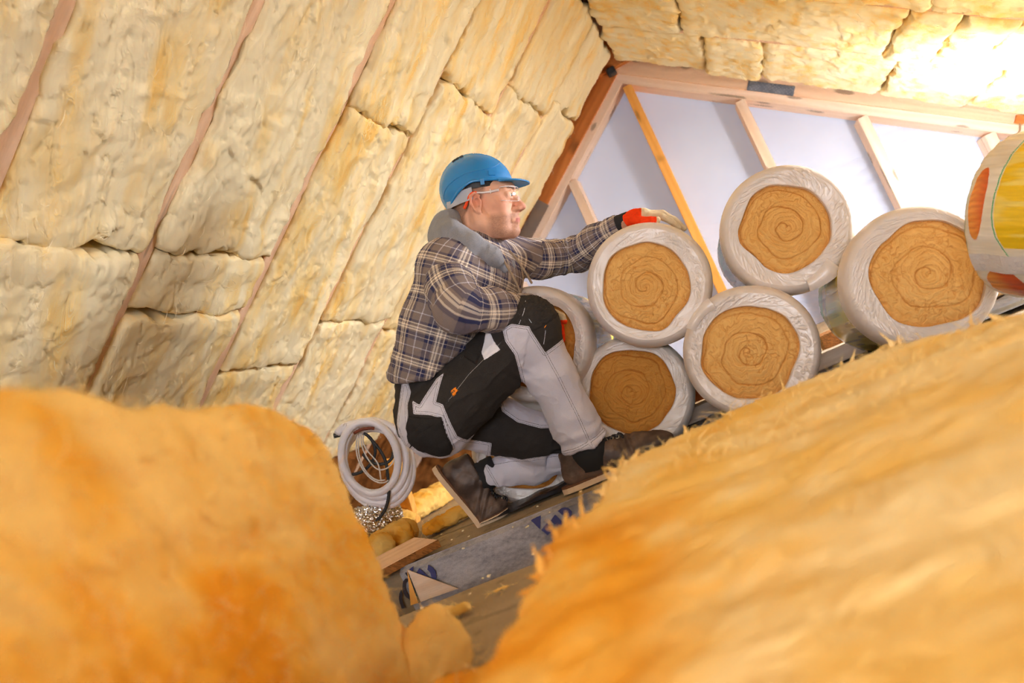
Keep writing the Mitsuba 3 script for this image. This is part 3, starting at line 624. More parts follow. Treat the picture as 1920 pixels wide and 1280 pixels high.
# the printed roll at the right edge, seen from its side
def print_col(p, n, uv):                   # uv.x = metres from the far end, uv.y = metres round (0 = towards the camera side)
    s, v = uv.x, uv.y
    fib = noise(s * 25, v * 300, 1.0); fib2 = noise(s * 14, v * 90, 5.0)
    c = mix(srgb(236, 226, 206), srgb(220, 206, 178), fib2)
    line = lambda a: smoothstep(0.0016, 0.0008, dr.abs(a))
    e = dr.sqrt(dr.square((s - 0.038) / 0.019) + dr.square((v + 0.026) / 0.083))
    e2 = dr.sqrt(dr.square((s - 0.075) / 0.045) + dr.square((v - 0.190) / 0.06))
    gr = dr.sin(v * 420 + 5 * noise(s * 60, v * 16, 2.0)) * 0.5 + 0.5
    org = mix(srgb(240, 160, 70), srgb(214, 92, 40), smoothstep(-0.02, 0.06, (s - 0.038) * 1.8 - v * 0.25 + 0.02 * fib2))
    org = mix(org, srgb(196, 84, 34), gr * 0.35)
    c = mix(c, org, smoothstep(1.03, 0.97, e)); c = mix(c, org, smoothstep(1.03, 0.97, e2))
    edge = 0.078 + 0.03 * dr.square(dr.maximum(v + 0.01, 0.0) / 0.1)
    yel = smoothstep(-0.001, 0.001, s - edge - 0.004) * smoothstep(0.076, 0.074, v)
    c = mix(c, mix(srgb(238, 196, 30), srgb(244, 222, 120), smoothstep(0.5, 0.9, fib2) * 0.7), yel)
    g = dr.maximum(line(s - edge), line(s - 0.011))
    g = dr.maximum(g, line(v - 0.172) * smoothstep(0.5, 0.45, s) * 0)
    c = mix(c, srgb(40, 160, 90), g)
    return c * (0.93 + 0.14 * fib)
mat('m_printroll', {'type': 'principled', 'base_color': proc(print_col), 'roughness': 0.28, 'specular': 0.5, 'clearcoat': 0.6, 'clearcoat_gloss': 0.9})
far = at(1903, 402, 1.95); w6 = (far - CAM) / np.linalg.norm(far - CAM); r6 = CR - w6 * (CR @ w6); r6 /= np.linalg.norm(r6)
near = far + (r6 * math.cos(0.6) - w6 * math.sin(0.6)) * 0.62
key = num('insulation_roll'); tag(key, 'yellow and cream printed insulation roll at the right edge of the photo', 'insulation roll')
ax = (near - far) / np.linalg.norm(near - far); side = -w6 + ax * (w6 @ ax); side /= np.linalg.norm(side); upv = np.cross(ax, side)
R6 = 0.192
if upv @ CU < 0: upv = -upv
tt = np.linspace(-np.pi, np.pi, 241); ln = np.r_[0, 0, 0.004, 0.012, 0.025, np.linspace(0.045, 0.62, 30)]; rs = np.r_[0.0, 0.82, 0.93, 0.975, 0.995, np.ones(30)] * R6
G = far + ln[:, None, None] * ax + rs[:, None, None] * (np.cos(tt)[None, :, None] * side - np.sin(tt)[None, :, None] * upv)
nz = vnoise(np.stack([np.cos(tt)[None] * 12 + 0 * ln[:, None], np.sin(tt)[None] * 12 + 0 * ln[:, None], ln[:, None] * 4 + 0 * tt[None]], -1), 1.0, 2, 5) - 0.5
G += nz[..., None] * 0.006 * (G - far - ln[:, None, None] * ax) / R6
uv = np.stack([np.broadcast_to(ln[:, None], nz.shape), np.broadcast_to(tt[None] * R6, nz.shape)], -1).reshape(-1, 2)
add(key + '__printed_film', grid_mesh(G), 'm_printroll', True, uv=uv, label='yellow and cream film with orange patches')
c0 = near; ring = np.stack([c0 + R6 * (math.cos(t) * side - math.sin(t) * upv) for t in tt])
add(key + '__near_end', trimesh.Trimesh(np.vstack([[c0], ring]), [[0, i + 1, i] for i in range(1, 241)], process=False), 'm_collar')
# its overlapping seam of film
sv = np.linspace(0.088, 0.135, 8) / R6; sl = np.linspace(0.02, 0.60, 40)
F = np.array([[far + ax * l + (R6 + 0.004 + 0.003 * math.sin(l * 60 + 3 * t)) * (math.cos(t + 0.10 * l) * side - math.sin(t + 0.10 * l) * upv) for t in sv] for l in sl])
add(key + '__seam_flap', cat([grid_mesh(F), grid_mesh(F * 1, True)]), 'm_collar', True, label='cream film seam')
# ------------------------------------------------------------------ loose wool: the slabs in the foreground and the scraps
def shag(m, n, seed, L=(0.008, 0.03), r=(0.0003, 0.0006), out=0.6, where=None):
    """Fibre tufts that stand off a mesh."""
    g = np.random.default_rng(seed); P, fi = trimesh.sample.sample_surface(m, n, seed=seed)
    N = m.face_normals[fi]; res = []
    for p, nn in zip(P, N):
        if where is not None and not where(p): continue
        t = np.cross(nn, g.normal(size=3)); t /= np.linalg.norm(t) + 1e-9
        l = g.uniform(*L); s = np.linspace(0, 1, 6)[:, None]; b = g.normal(size=3) * 0.35
        q = p + (t * s + nn * (out * g.uniform(0.2, 1.0) * np.sin(s * g.uniform(1.2, 2.8))) + b * s * s) * l - nn * 0.002
        res.append(tube(q, g.uniform(*r) * np.array([1, 1, .9, .8, .6, .3]), 3, False))
    return cat(res)
def lump(key, fld, seed, amp=0.012, sc=14, material='m_wool_roof', strat=None, n_fib=0, **k):
    m = fld.mesh() if isinstance(fld, Field) else fld
    relax(m, 6)
    N = normals(m); v = m.vertices
    d = (vnoise(v, sc, 3, seed) - 0.5) * 2 * amp + (vnoise(v, sc * 3.2, 2, seed + 5) - 0.5) * amp * 0.7
    if strat is not None:                    # layers: grooves along a direction field
        q = v @ np.asarray(strat[0]) + strat[2] * (vnoise(v, 3.5, 3, seed + 9) - 0.5)
        d += strat[1] * (np.abs(((q / strat[3]) % 1.0) - 0.5) * 2 - 0.5)
    m.vertices = v + N * d[:, None]
    add(key, m, material, True, **k)
    if n_fib: add(key + '__loose_fibres', shag(m, n_fib, seed), 'm_fibre_deep', kind='stuff')
    return m
from shapely import contains_xy
# the slab lying on the right
PT = 0.150
outline = np.array([(-0.265, 0.25), (-0.285, 0.60), (-0.29, 0.80), (-0.285, 0.98), (-0.265, 1.2), (-0.19, 1.40), (-0.06, 1.49), (0.06, 1.485), (0.21, 1.43), (0.36, 1.29), (0.62, 1.1), (1.0, 0.9), (1.0, 0.25)])
poly = Polygon(outline); bl = np.array(poly.exterior.segmentize(0.01).coords)
from scipy.spatial import cKDTree
_kt = cKDTree(bl)
F = Field((-0.36, 0.2, -0.01), (1.06, 1.56, 0.24), 0.0125)
def slab_fn(X):
    xy = X[..., :2].reshape(-1, 2)
    w = (vnoise(np.c_[xy, xy[:, :1] * 0], 7, 3, 4) - 0.5) * 0.05
    d = _kt.query(xy)[0]; ins = contains_xy(poly, xy[:, 0], xy[:, 1]); d = np.where(ins, -d, d) + w
    d = d.reshape(X.shape[:-1]); tz = np.abs(X[..., 2] - PT / 2 - 0.002) - PT / 2 + ((vnoise(np.c_[xy, xy[:, :1] * 0], 2.4, 3, 14) - 0.5) * 0.05).reshape(X.shape[:-1])
    r = 0.035; a, b = d + r, tz + r
    return np.sqrt(np.maximum(a, 0) ** 2 + np.maximum(b, 0) ** 2) + np.minimum(np.maximum(a, b), 0) - r
F.put(slab_fn, F.lo, F.lo + F.n * F.h)
key = 'wool_slab'
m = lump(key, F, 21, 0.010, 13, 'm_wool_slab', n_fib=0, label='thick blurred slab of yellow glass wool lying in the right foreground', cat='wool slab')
add(key + '__loose_fibres', shag(m, 6500, 5, (0.006, 0.026), (0.0003, 0.0007), 0.8, lambda p: p[1] > 1.0 and p[2] > 0.06), 'm_fibre_deep', kind='stuff')
tf = []; g = np.random.default_rng(77)
sel = np.nonzero((m.vertices[:, 1] > 0.75) & (m.vertices[:, 2] > 0.10) & (np.abs(_kt.query(m.vertices[:, :2])[0]) < 0.035) & (m.vertices[:, 0] < 0.7))[0]
mn = normals(m)
for i in g.choice(sel, min(190, len(sel)), replace=False):
    r_ = g.uniform(.0025, .0060); o_ = mn[i] + g.normal(0, .45, 3); o_ /= np.linalg.norm(o_); L_ = g.uniform(.008, .024)
    q = m.vertices[i] - o_ * .004 + o_ * np.linspace(0, 1, 7)[:, None] * L_ + g.normal(0, .35, 3) * np.linspace(0, 1, 7)[:, None] ** 2 * L_
    b = tube(q, r_ * np.array([1.2, 1.25, 1.0, .75, .5, .3, .08]), 7); b.vertices += (vnoise(b.vertices, 150, 2, 3) - .5)[:, None] * r_ * 1.3; tf.append(b)
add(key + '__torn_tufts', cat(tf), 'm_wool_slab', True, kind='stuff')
# the slab standing on edge on the left
A0, A1 = V(-0.405, 0.36, 0), V(-0.598, 1.075, 0)
dd = (A1 - A0) / np.linalg.norm(A1 - A0); A0 = A0 - dd * 0.35; ln_ = np.linalg.norm(A1 - A0); nn_ = V(dd[1], -dd[0], 0)
def stand_fn(X):
    q = X.reshape(-1, 3); rel = q - A0; s = rel @ dd; t = rel @ nn_; z = q[:, 2]
    top = 0.402 + 0.050 * (1 - s / ln_) + 0.022 * np.clip((0.72 - s) / .35, 0, 1) + 0.026 * np.exp(-((s - .80) / .2) ** 2) + 0.028 * (vnoise(np.c_[s, s * 0, s * 0], 7, 3, 3) - 0.5) - 0.018 * np.clip((s - ln_ + .1) / .1, 0, 1)
    end = ln_ + 0.022 * (vnoise(np.c_[z, z * 0, z * 0], 12, 3, 8) - 0.5)
    a = np.maximum(s - end, -s); b = np.maximum(z - top, -z + 0.001); c = np.abs(t + 0.06) - 0.06
    a, b, c = a + .022, b + .022, c + .022
    d = np.sqrt(np.maximum(a, 0) ** 2 + np.maximum(b, 0) ** 2 + np.maximum(c, 0) ** 2) + np.minimum(np.maximum(np.maximum(a, b), c), 0) - .022
    return d.reshape(X.shape[:-1])
F = Field((-0.80, 0.0, -0.01), (-0.22, 1.13, 0.58), 0.0105); F.put(stand_fn, F.lo, F.lo + F.n * F.h)
# a long crack in its face
ck = []
for px, py in [(130, 1138), (200, 1112), (270, 1085), (330, 1055), (420, 1032), (490, 1005), (560, 988), (620, 965)]:
    d_ = at(px, py, 1) - CAM; ck.append(CAM + d_ * (((A0 - CAM) @ nn_) / (d_ @ nn_)) + nn_ * 0.003)
F.chain(ck, [0.004, 0.007, 0.008, 0.010, 0.012, 0.013, 0.010, 0.005], 0.012, 's')
key = 'wool_slab_001'; _n['wool_slab'] = 2
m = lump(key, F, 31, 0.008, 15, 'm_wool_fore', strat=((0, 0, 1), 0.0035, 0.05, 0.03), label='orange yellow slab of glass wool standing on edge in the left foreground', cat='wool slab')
add(key + '__loose_fibres', shag(m, 6000, 6, (0.006, 0.022), (0.0003, 0.0007), 0.7), 'm_fibre_deep', kind='stuff')
# scraps
def scrap(pts, seed, label, name='wool_scrap', h=0.007, material='m_wool_fore', amp=0.013, nf=140, k=0.02, group=None):
    """pts: (centre, radii)"""
    P = np.array([p for p, r in pts]); Rr = np.array([np.max(r) for p, r in pts])
    F = Field((P - Rr[:, None]).min(0) - .03, (P + Rr[:, None]).max(0) + .03, h)
    for p, r in pts:
        r = np.broadcast_to(r, 3); F.ell(p, r, k)
    F.d = np.maximum(F.d, (0.002 - (F.lo[2] + np.arange(F.n[2]) * F.h))[None, None].astype(np.float32))
    key = num(name); lump(key, F, seed, amp, 26, material, n_fib=nf, label=label, cat='wool scrap', group=group); return key
def along(a, b, n, r, seed, flat=0.8, wob=0.012):
    g = np.random.default_rng(seed)
    return [(np.array(a) + (np.array(b) - a) * t + V(*g.normal(0, wob, 2), 0) + V(0, 0, r * flat * 0.75 - np.array(a)[2] * 0), np.array([r, r, r * flat]) * g.uniform(0.75, 1.2)) for t in np.linspace(0, 1, n)]
scrap(along(on_floor(724, 1010), on_floor(862, 925), 16, 0.075, 1, 0.75, 0.01), 41, 'long rolled strip of yellow wool on the floor behind the kneeling boot')
scrap(along(on_floor(815, 1000), on_floor(885, 965), 8, 0.034, 2, 0.8, 0.008), 42, 'torn wool strip on the floor touching the toe of the kneeling boot')
scrap(along(on_floor(716, 1046), on_floor(770, 1012), 7, 0.05, 3, 1.0, 0.012), 43, 'lumpy wool chunk on the floor behind the end of the wooden plank')
scrap(along(on_floor(825, 1160), on_floor(872, 1150), 5, 0.013, 4, 0.8, 0.004), 44, 'small wool tuft alone on the brown felt of the near deck', h=0.003, amp=0.004, nf=40, k=0.008)
scrap(along(on_floor(936, 1108), on_floor(952, 1102), 3, 0.007, 5, 0.5, 0.002), 45, 'tiny wool shred on the near deck below the grey membrane', h=0.002, amp=0.002, nf=15, k=0.004)
g = np.random.default_rng(8)
c1 = at(793, 1235, 1.13); c1[2] = 0.045
scrap([(c1 + V(*g.normal(0, .022, 3)), np.array([.036, .036, .05]) * g.uniform(.8, 1.15)) for _ in range(7)], 46, 'blurred wool lump at the foot of the standing slab', material='m_wool_fore', amp=0.009, nf=160)
c2 = on_floor(955, 1285, .02)
scrap([(c2 + V(*g.normal(0, [.05, .014, .006])), np.array([.034, .030, .026]) * g.uniform(.8, 1.2)) for _ in range(8)], 47, 'blurred wool lump at the bottom edge of the photo', material='m_wool_fore', amp=0.008, nf=160)
# crumbs on the decks
cr = []
for px, py in [(905, 1085), (912, 1080), (1000, 1040), (820, 1000), (845, 1012), (870, 998), (880, 1005), (1005, 947), (1060, 925), (1090, 918), (1210, 862), (985, 985), (760, 1030), (960, 990), (1030, 960), (880, 1110), (795, 1140), (1015, 930), (872, 1030)]:
    c = on_floor(px + g.normal(0, 3), py + g.normal(0, 2), 0.003); s = g.uniform(.002, .0055)
    b = trimesh.creation.icosphere(1, s); b.vertices *= np.array([1.5, .8, .5]) * g.uniform(.7, 1.2, 3); b.vertices = b.vertices @ trimesh.transformations.rotation_matrix(g.uniform(0, 6), [0, 0, 1])[:3, :3] + c
    b.vertices += g.normal(0, s * .12, b.vertices.shape); cr.append(b)
add('wool_crumbs', cat(cr), 'm_fibre', label='scattered wool crumbs on the felt covered decks', cat='crumbs', kind='stuff')
# dark brown mineral wool low in the left corner
mat('m_wool_brown', {'type': 'diffuse', 'reflectance': proc(wool_color(srgb(150, 96, 50), srgb(104, 62, 30), srgb(62, 36, 18)))})
for k, (i, v0, v1) in enumerate([(9, 2.80, 3.40), (10, 2.72, 3.40)]):
    m, G, N = batt_mesh('l', RAFT_L[i] + .03, (RAFT_L[i + 1] if i < 10 else 5.34) - .03, v0, v1, 900 + k, bulge=-0.01)
    key = num('brown_wool_batt')
    add(key, m, 'm_wool_brown', True, label=['dark brown wool batt low on the left slope, behind the white coil', 'dark brown wool batt low on the left slope, left of the kneeling boot'][k], cat='insulation batt')
# the same brown wool packed between the studs at the foot of the gable
for k, (xa, xb) in enumerate(((-2.80, -1.965), (-1.895, -1.335), (-1.265, -0.69))):
    xs, zs = np.linspace(xa, xb, 50), np.linspace(-0.14, 0.44 - .03 * k, 50); X, Z = np.meshgrid(xs, zs, indexing='ij'); Q = np.stack([X, Z, X * 0 + k], -1)
    e = np.minimum(np.minimum(X - xa, xb - X), zs[-1] - Z); Yb = GY + .02 + .03 * np.exp(-e / .012) - .05 * (vnoise(Q, 8, 3, 70) - .5) - .03 * (vnoise(Q, 25, 2, 71) - .5)
    Zb = Z + (zs[-1] - Z < .05) * (vnoise(Q, 14, 2, 72) - .5) * .05
    bk = np.stack([X, 0 * X + GY + .10, Z], -1); fr = np.stack([X, Yb, Zb], -1)
    full = np.empty((52, 52, 3)); full[1:-1, 1:-1] = fr; full[0, 1:-1] = bk[0]; full[-1, 1:-1] = bk[-1]; full[1:-1, 0] = bk[:, 0]; full[1:-1, -1] = bk[:, -1]
    for a, b in ((0, 0), (0, -1), (-1, 0), (-1, -1)): full[a, b] = bk[a, b]
    add(num('wall_back__wool_infill'), grid_mesh(full), 'm_wool_brown', True, label='dark brown wool packed between studs')
# crumpled foil duct
mat('m_foil', {'type': 'roughconductor', 'material': 'Al', 'alpha': 0.12})
d0, d1 = at(655, 1003, 3.1), at(752, 962, 3.25)
axd = (d1 - d0) / np.linalg.norm(d1 - d0); Md = frame(axd)
L = np.linspace(0, 1, 60)[:, None]; tt = np.linspace(0, 2 * np.pi, 90)[None]
rad = 0.062 * np.sqrt(np.clip(1 - np.abs(2 * L - 1) ** 6, 0, 1)) + 0 * tt
Pd = np.stack([np.cos(tt) * 4 + 0 * L, np.sin(tt) * 4 + 0 * L, L * 9 + 0 * tt], -1)
cr_ = np.abs(vnoise(Pd, 1.3, 3, 3) - .5) * 2 + 0.6 * np.abs(vnoise(Pd, 3.1, 2, 7) - .5) * 2
rad = rad * (0.86 + 0.34 * cr_)
G = d0 + (L * np.linalg.norm(d1 - d0))[..., None] * axd + rad[..., None] * (np.cos(tt)[..., None] * Md[:, 0] + np.sin(tt)[..., None] * Md[:, 1])
G[..., 2] += 0.02
add('foil_duct', grid_mesh(G), 'm_foil', False, label='crumpled silver foil duct under the coil of white tube', cat='duct')
# coil of white tube with black and thin white cables
plain('m_tube_white', srgb(242, 240, 246), 0.35, 0.5)
plain('m_cable_black', srgb(44, 46, 48), 0.45, 0.4)
plain('m_cable_brown', srgb(120, 62, 44), 0.5)
plain('m_cable_thin', srgb(222, 216, 208), 0.4)
ZC = 3.16
def loop(cx, cy, rx, ry, rot, z0, dz=0.02, a0=0.0, a1=2 * np.pi, n=70, ph=0.0):
    a = np.linspace(a0, a1, n); c, s = math.cos(rot), math.sin(rot)
    return np.array([at(cx + rx * math.cos(t) * c - ry * math.sin(t) * s, cy + rx * math.cos(t) * s + ry * math.sin(t) * c, ZC + z0 + dz * math.sin(t + ph)) for t in a])
key = 'tube_coil'; tag(key, 'coil of white insulated tube hanging left of the kneeling worker', 'tube coil')
LP = [(693, 857, 52, 68, -.25, -.06), (703, 860, 58, 72, -.22, -.03), (704, 868, 62, 76, -.30, 0.0), (709, 872, 64, 78, -.25, .03), (707, 874, 61, 72, -.35, .05)]
for i, (cx, cy, rx, ry, ro_, z0) in enumerate(LP):
    add(num(key + '__tube_turn'), tube(loop(cx, cy, rx, ry, ro_, z0, .02, ph=i), 0.0145, 12, False), 'm_tube_white', True)
en = spline([at(633, 812, ZC - .05), at(650, 798, ZC - .06), at(680, 792, ZC - .06), at(712, 792, ZC - .05), at(745, 812, ZC - .04)], 30)
add(num(key + '__tube_turn'), tube(en, 0.0145, 12), 'm_tube_white', True)
add(key + '__brown_tube', tube(spline([at(664, 812, ZC - .085), at(682, 804, ZC - .09), at(702, 803, ZC - .085)], 14), 0.006, 8), 'm_cable_brown', True)
blk = [[(626, 817), (640, 813), (652, 808)], [(682, 812), (700, 830), (703, 852), (692, 873), (676, 885), (660, 889)], [(688, 815), (706, 835), (722, 862), (727, 890), (729, 925), (722, 955), (710, 972), (697, 982)], [(681, 850), (693, 864), (712, 870), (730, 864), (737, 846)]]
for i, q in enumerate(blk):
    add(num(key + '__black_cable'), tube(spline([at(x, y, ZC + (-.05 if i else -.02) + .002 * k) for k, (x, y) in enumerate(q)], 36), 0.0062 if i else 0.010, 8), 'm_cable_black', True)
thin = [[(671, 815), (668, 835), (672, 862), (684, 885), (700, 900), (716, 905), (728, 900)], [(675, 813), (672, 838), (678, 868), (692, 890), (708, 900), (722, 899)], [(678, 812), (680, 840), (694, 866), (710, 880), (728, 876), (738, 862)], [(682, 815), (682, 832), (695, 852), (708, 868), (713, 890), (715, 902)]]
for q in thin: add(num(key + '__thin_cable'), tube(spline([at(x, y, ZC - .07) for x, y in q], 36), 0.0028, 6), 'm_cable_thin', True)
ties = [(668, 803), (646, 806), (676, 800)]
for x, y in ties: add(num(key + '__cable_tie'), tube(loop(x, y, 4, 13, 0.1, -.06, .022, n=20), 0.0012, 5), 'm_cable_thin', True)
# struts behind the coil
a, b = at(742, 900, 3.5), at(775, 985, 3.4)
wood('timber_strut', beam(V(-1.72, 3.5, 0.0), V(-1.62, 3.35, 0.30), 0.07, 0.05, (0, 1, 0)), 'orange', b - a, label='orange timber strut behind the white coil and above the foil duct', cat='timber')
# ------------------------------------------------------------------ the worker
PO = at(900, 640, 2.53); PW_ = (PO - CAM) / np.linalg.norm(PO - CAM)
PA = CR - PW_ * (CR @ PW_); PA /= np.linalg.norm(PA); PB = np.cross(PA, PW_) * -1.0
if PB @ CU < 0: PB = -PB
PM = np.stack([PA, PB, -PW_], 1)            # his side-on frame: a = forward, b = up in the picture plane, c = towards his right
def J(px, py, z): return (at(px, py, z) - PO) @ PM
def W(m):
    m = m.copy(); m.vertices = m.vertices @ PM.T + PO; return m
class NField(Field):
    """A Field on uneven axes: fine round the head, coarse elsewhere."""
    def __init__(s, axes):
        s.ax = [np.asarray(a, float) for a in axes]; s.n = np.array([len(a) for a in axes]); s.h = 0.003; s.lo = np.zeros(3)
        s.d = np.full(s.n, 0.08, np.float32)
    def block(s, lo, hi):
        a = [max(np.searchsorted(s.ax[k], lo[k]) - 1, 0) for k in range(3)]; b = [min(np.searchsorted(s.ax[k], hi[k]) + 1, s.n[k]) for k in range(3)]
        X = np.stack(np.meshgrid(*[s.ax[k][a[k]:b[k]].astype(np.float32) for k in range(3)], indexing='ij'), -1)
        return tuple(slice(a[k], b[k]) for k in range(3)), X
    def mesh(s):
        lo, h = s.lo, s.h; s.lo, s.h = np.zeros(3), 1.0; m = Field.mesh(s); s.lo, s.h = lo, h
        v = m.vertices; m.vertices = np.stack([np.interp(v[:, k], np.arange(s.n[k]), s.ax[k]) for k in range(3)], 1); return m
ME = 'person'
tag(ME, 'kneeling man in blue hard hat, plaid shirt and black and grey trousers beside the rolls', 'person')

# joints
hipR, kneeR, ankR = J(822, 785, 2.455), J(992, 613, 2.40), J(1105, 850, 2.465)
hipL, kneeL, ankL = J(838, 775, 2.60), J(1058, 842, 2.63), J(884, 888, 2.67)
shR, elR, wrR = J(836, 500, 2.425), J(860, 582, 2.27), J(1018, 588, 2.51)
shL, elL, wrL = J(952, 482, 2.67), J(1076, 478, 2.80), J(1170, 418, 2.635)
neck, chest = J(884, 460, 2.54), J(885, 530, 2.54)
mm = lambda px: px * 2.53 / FOC            # pixels of the photograph to metres at his distance

# --- head frame
HO = J(906, 376, 2.535); hy, ht = math.radians(12), math.radians(7)
HX = V(math.cos(hy) * math.cos(ht), math.cos(hy) * math.sin(ht), math.sin(hy)); HX /= np.linalg.norm(HX)
HZ = V(-math.sin(ht), math.cos(ht), 0.0); HZ = HZ - HX * (HZ @ HX); HZ /= np.linalg.norm(HZ); HY = np.cross(HZ, HX)
HM = np.stack([HX, HY, HZ], 1)
H = lambda x, y, z: HO + HM @ V(x, y, z)

# --- body: one continuous skin
def uneven(lo, hi, flo, fhi, hc, hf):
    return np.unique(np.round(np.concatenate([np.arange(lo, flo, hc), np.arange(flo, fhi, hf), np.arange(fhi, hi + hc, hc)]), 6))
F = NField([uneven(-0.32, 0.68, -0.085, 0.165, 0.011, 0.0023), uneven(-0.46, 0.52, 0.27, 0.545, 0.011, 0.0023), uneven(-0.36, 0.34, -0.105, 0.105, 0.011, 0.0023)])
F.chain([hipR, J(905, 702, 2.425), kneeR], [.075, .07, .055], .03); F.chain([kneeR, J(1036, 710, 2.43), ankR], [.055, .048, .034], .02)
F.chain([hipL, kneeL], [.075, .042], .03); F.chain([kneeL, J(980, 876, 2.655), J(925, 886, 2.67), ankL], [.04, .030, .028, .028], .01)
F.chain([J(815, 755, 2.53), J(838, 640, 2.53), J(880, 535, 2.54)], [.10, .10, .11], .05); F.cone(hipR, hipL, .08, .08, .05)
F.cone(shR, shL, .05, .05, .05)
F.chain([shR, elR, wrR], [.048, .038, .026], .03); F.chain([shL, elL, wrL], [.048, .038, .026], .03)
F.ell(wrR + V(.012, -.01, 0), (.025, .022, .02), .02); F.ell(wrL + V(.022, .004, 0), (.03, .012, .025), .02)
F.chain([J(884, 480, 2.54), H(-.040, 0, -.115), H(-.022, 0, -.06)], [.066, .056, .058], .03)
F.cone(H(-.075, 0, -.12), H(-.06, 0, -.02), .035, .04, .03)
R_ = HM
def ell(c, r, k=.012, mode='u', rot=None): F.ell(H(*c), r, k, mode, R=HM if rot is None else HM @ rot)
def ry(a): c, s = math.cos(a), math.sin(a); return np.array([[c, 0, s], [0, 1, 0], [-s, 0, c]])
def rz(a): c, s = math.cos(a), math.sin(a); return np.array([[c, -s, 0], [s, c, 0], [0, 0, 1]])
ell((-.012, 0, .032), (.098, .077, .088), .02)
ell((.030, 0, .012), (.062, .064, .066), .03)
ell((.040, 0, -.052), (.050, .050, .062), .03)
for s in (-1, 1):
    F.chain([H(-.012, s * .062, -.035), H(-.002, s * .057, -.072), H(.045, s * .036, -.100), H(.076, s * .014, -.108)], [.018, .018, .018, .017], .022)
    ell((.052, s * .043, -.022), (.026, .024, .019), .024)
    ell((.046, s * .040, -.062), (.030, .020, .034), .026)
    F.cone(H(.090, s * .010, .024), H(.074, s * .047, .024), .0105, .010, .016)
    ell((.0985, s * .031, .001), (.0165, .0175, .0105), .012, 's')
    ell((.0795, s * .031, -.001), (.0135, .0165, .0120), .009)            # eye ball with its lids
    F.chain([H(.084, s * .016, .004), H(.0935, s * .029, .0095), H(.082, s * .047, .003)], [.0030, .0034, .0030], .008)
    F.chain([H(.085, s * .017, -.007), H(.092, s * .030, -.0105), H(.081, s * .046, -.007)], [.0024, .0028, .0024], .008)
    ell((.104, s * .0135, -.041), (.0125, .0085, .0085), .008)            # wings of the nose
    F.cone(H(.111, s * .007, -.050), H(.107, s * .008, -.042), .0036, .0028, .003, 's')
    # ear
    ell((-.008, s * .0785, -.018), (.0175, .0080, .029), .006, rot=rz(s * 0.30) @ ry(-.16))
    ell((-.004, s * .0885, -.014), (.0092, .0092, .0170), .003, 's', rot=rz(s * 0.30) @ ry(-.16))
    F.chain([H(.005, s * .0790, .002), H(-.007, s * .0865, .0115), H(-.020, s * .0895, .003), H(-.0215, s * .0885, -.018), H(-.012, s * .0830, -.037), H(-.001, s * .0775, -.046)], [.0036, .0040, .0042, .0042, .0050, .0062], .004)
    F.cone(H(.006, s * .0775, -.014), H(.005, s * .077, -.022), .0046, .0044, .004)
F.chain([H(.088, 0, .016), H(.098, 0, -.008), H(.112, 0, -.029)], [.010, .0095, .0115], .012)
ell((.1165, 0, -.036), (.0125, .0125, .0105), .008)
ell((.086, 0, -.066), (.018, .026, .020), .016)
F.chain([H(.086, -.024, -.0735), H(.0978, -.008, -.0695), H(.0990, 0, -.0708), H(.0978, .008, -.0695), H(.086, .024, -.0735)], [.0035, .0058, .0055, .0058, .0035], .006)
F.chain([H(.086, -.022, -.077), H(.0958, -.007, -.0808), H(.0958, .007, -.0808), H(.086, .022, -.077)], [.0035, .0064, .0064, .0035], .006)
F.chain([H(.088, -.023, -.0752), H(.1035, 0, -.0757), H(.088, .023, -.0752)], [.0012, .0016, .0012], .002, 's')
ell((.084, 0, -.104), (.0185, .021, .016), .014)
m = F.mesh(); relax(m, 2, 0.4)
q = (m.vertices - HO) @ HM; N = normals(m)
n1, n2, n3 = vnoise(q, 60, 3, 3), vnoise(q, 400, 2, 5), vnoise(q, 25, 2, 8)
x, y, z = q.T; ay = np.abs(y)
skin = V(*srgb(224, 172, 142))[None] * (0.94 + 0.10 * n1[:, None] + 0.06 * n2[:, None])
def blend(c, w): global skin; w = np.clip(w, 0, 1)[:, None]; skin = skin * (1 - w) + V(*c)[None] * w
g3 = lambda cx, cy, cz, r: np.exp(-(((x - cx) ** 2 + (ay - cy) ** 2 + (z - cz) ** 2) / r ** 2))
blend(srgb(214, 128, 104), 0.55 * g3(.055, .05, -.03, .026) + 0.75 * g3(.116, .004, -.038, .017) + 0.7 * g3(-.01, .084, -.01, .03))
blend(srgb(186, 112, 98), 1.3 * np.exp(-((z + .0755) / .0075) ** 2) * (x > .086) * (ay < .021))
stub = np.clip((x - .012) / .02, 0, 1) * np.clip((-.050 - z + 0.35 * np.clip(x - .075, 0, 1)) / .016, 0, 1) * np.clip((z + .135) / .02, 0, 1)
stub = np.maximum(stub, np.clip((-.052 - z) / .006, 0, 1) * np.clip((z + .068) / .006, 0, 1) * (x > .082)) * (1 - np.exp(-((z + .0755) / .008) ** 2) * (x > .086))
blend(srgb(150, 104, 80), stub * (0.52 + 0.6 * (n2 - .3)))
hair = np.clip((.026 - x + 0.35 * (z - .02)) / .010, 0, 1) * np.clip((z + .012 + 1.25 * np.clip(-.022 - x, 0, .07)) / .010, 0, 1) * (ay < .0815)
hair = np.maximum(hair, np.clip((-.045 - x) / .014, 0, 1) * np.clip((z + .105) / .03, 0, 1)) 
blend(srgb(110, 80, 60), hair * (0.62 + 0.5 * (n2 - .4)))
brow = np.exp(-((z - .021 - .05 * (ay - .03)) / .0045) ** 2) * (x > .06) * (ay > .013) * (ay < .05)
blend(srgb(112, 82, 60), brow * 0.85)
blend(srgb(196, 120, 100), 0.5 * g3(.088, .031, -.008, .009))
mat('m_skin', {'type': 'principled', 'base_color': {'type': 'mesh_attribute', 'name': 'vertex_color'}, 'roughness': 0.56, 'specular': 0.3})
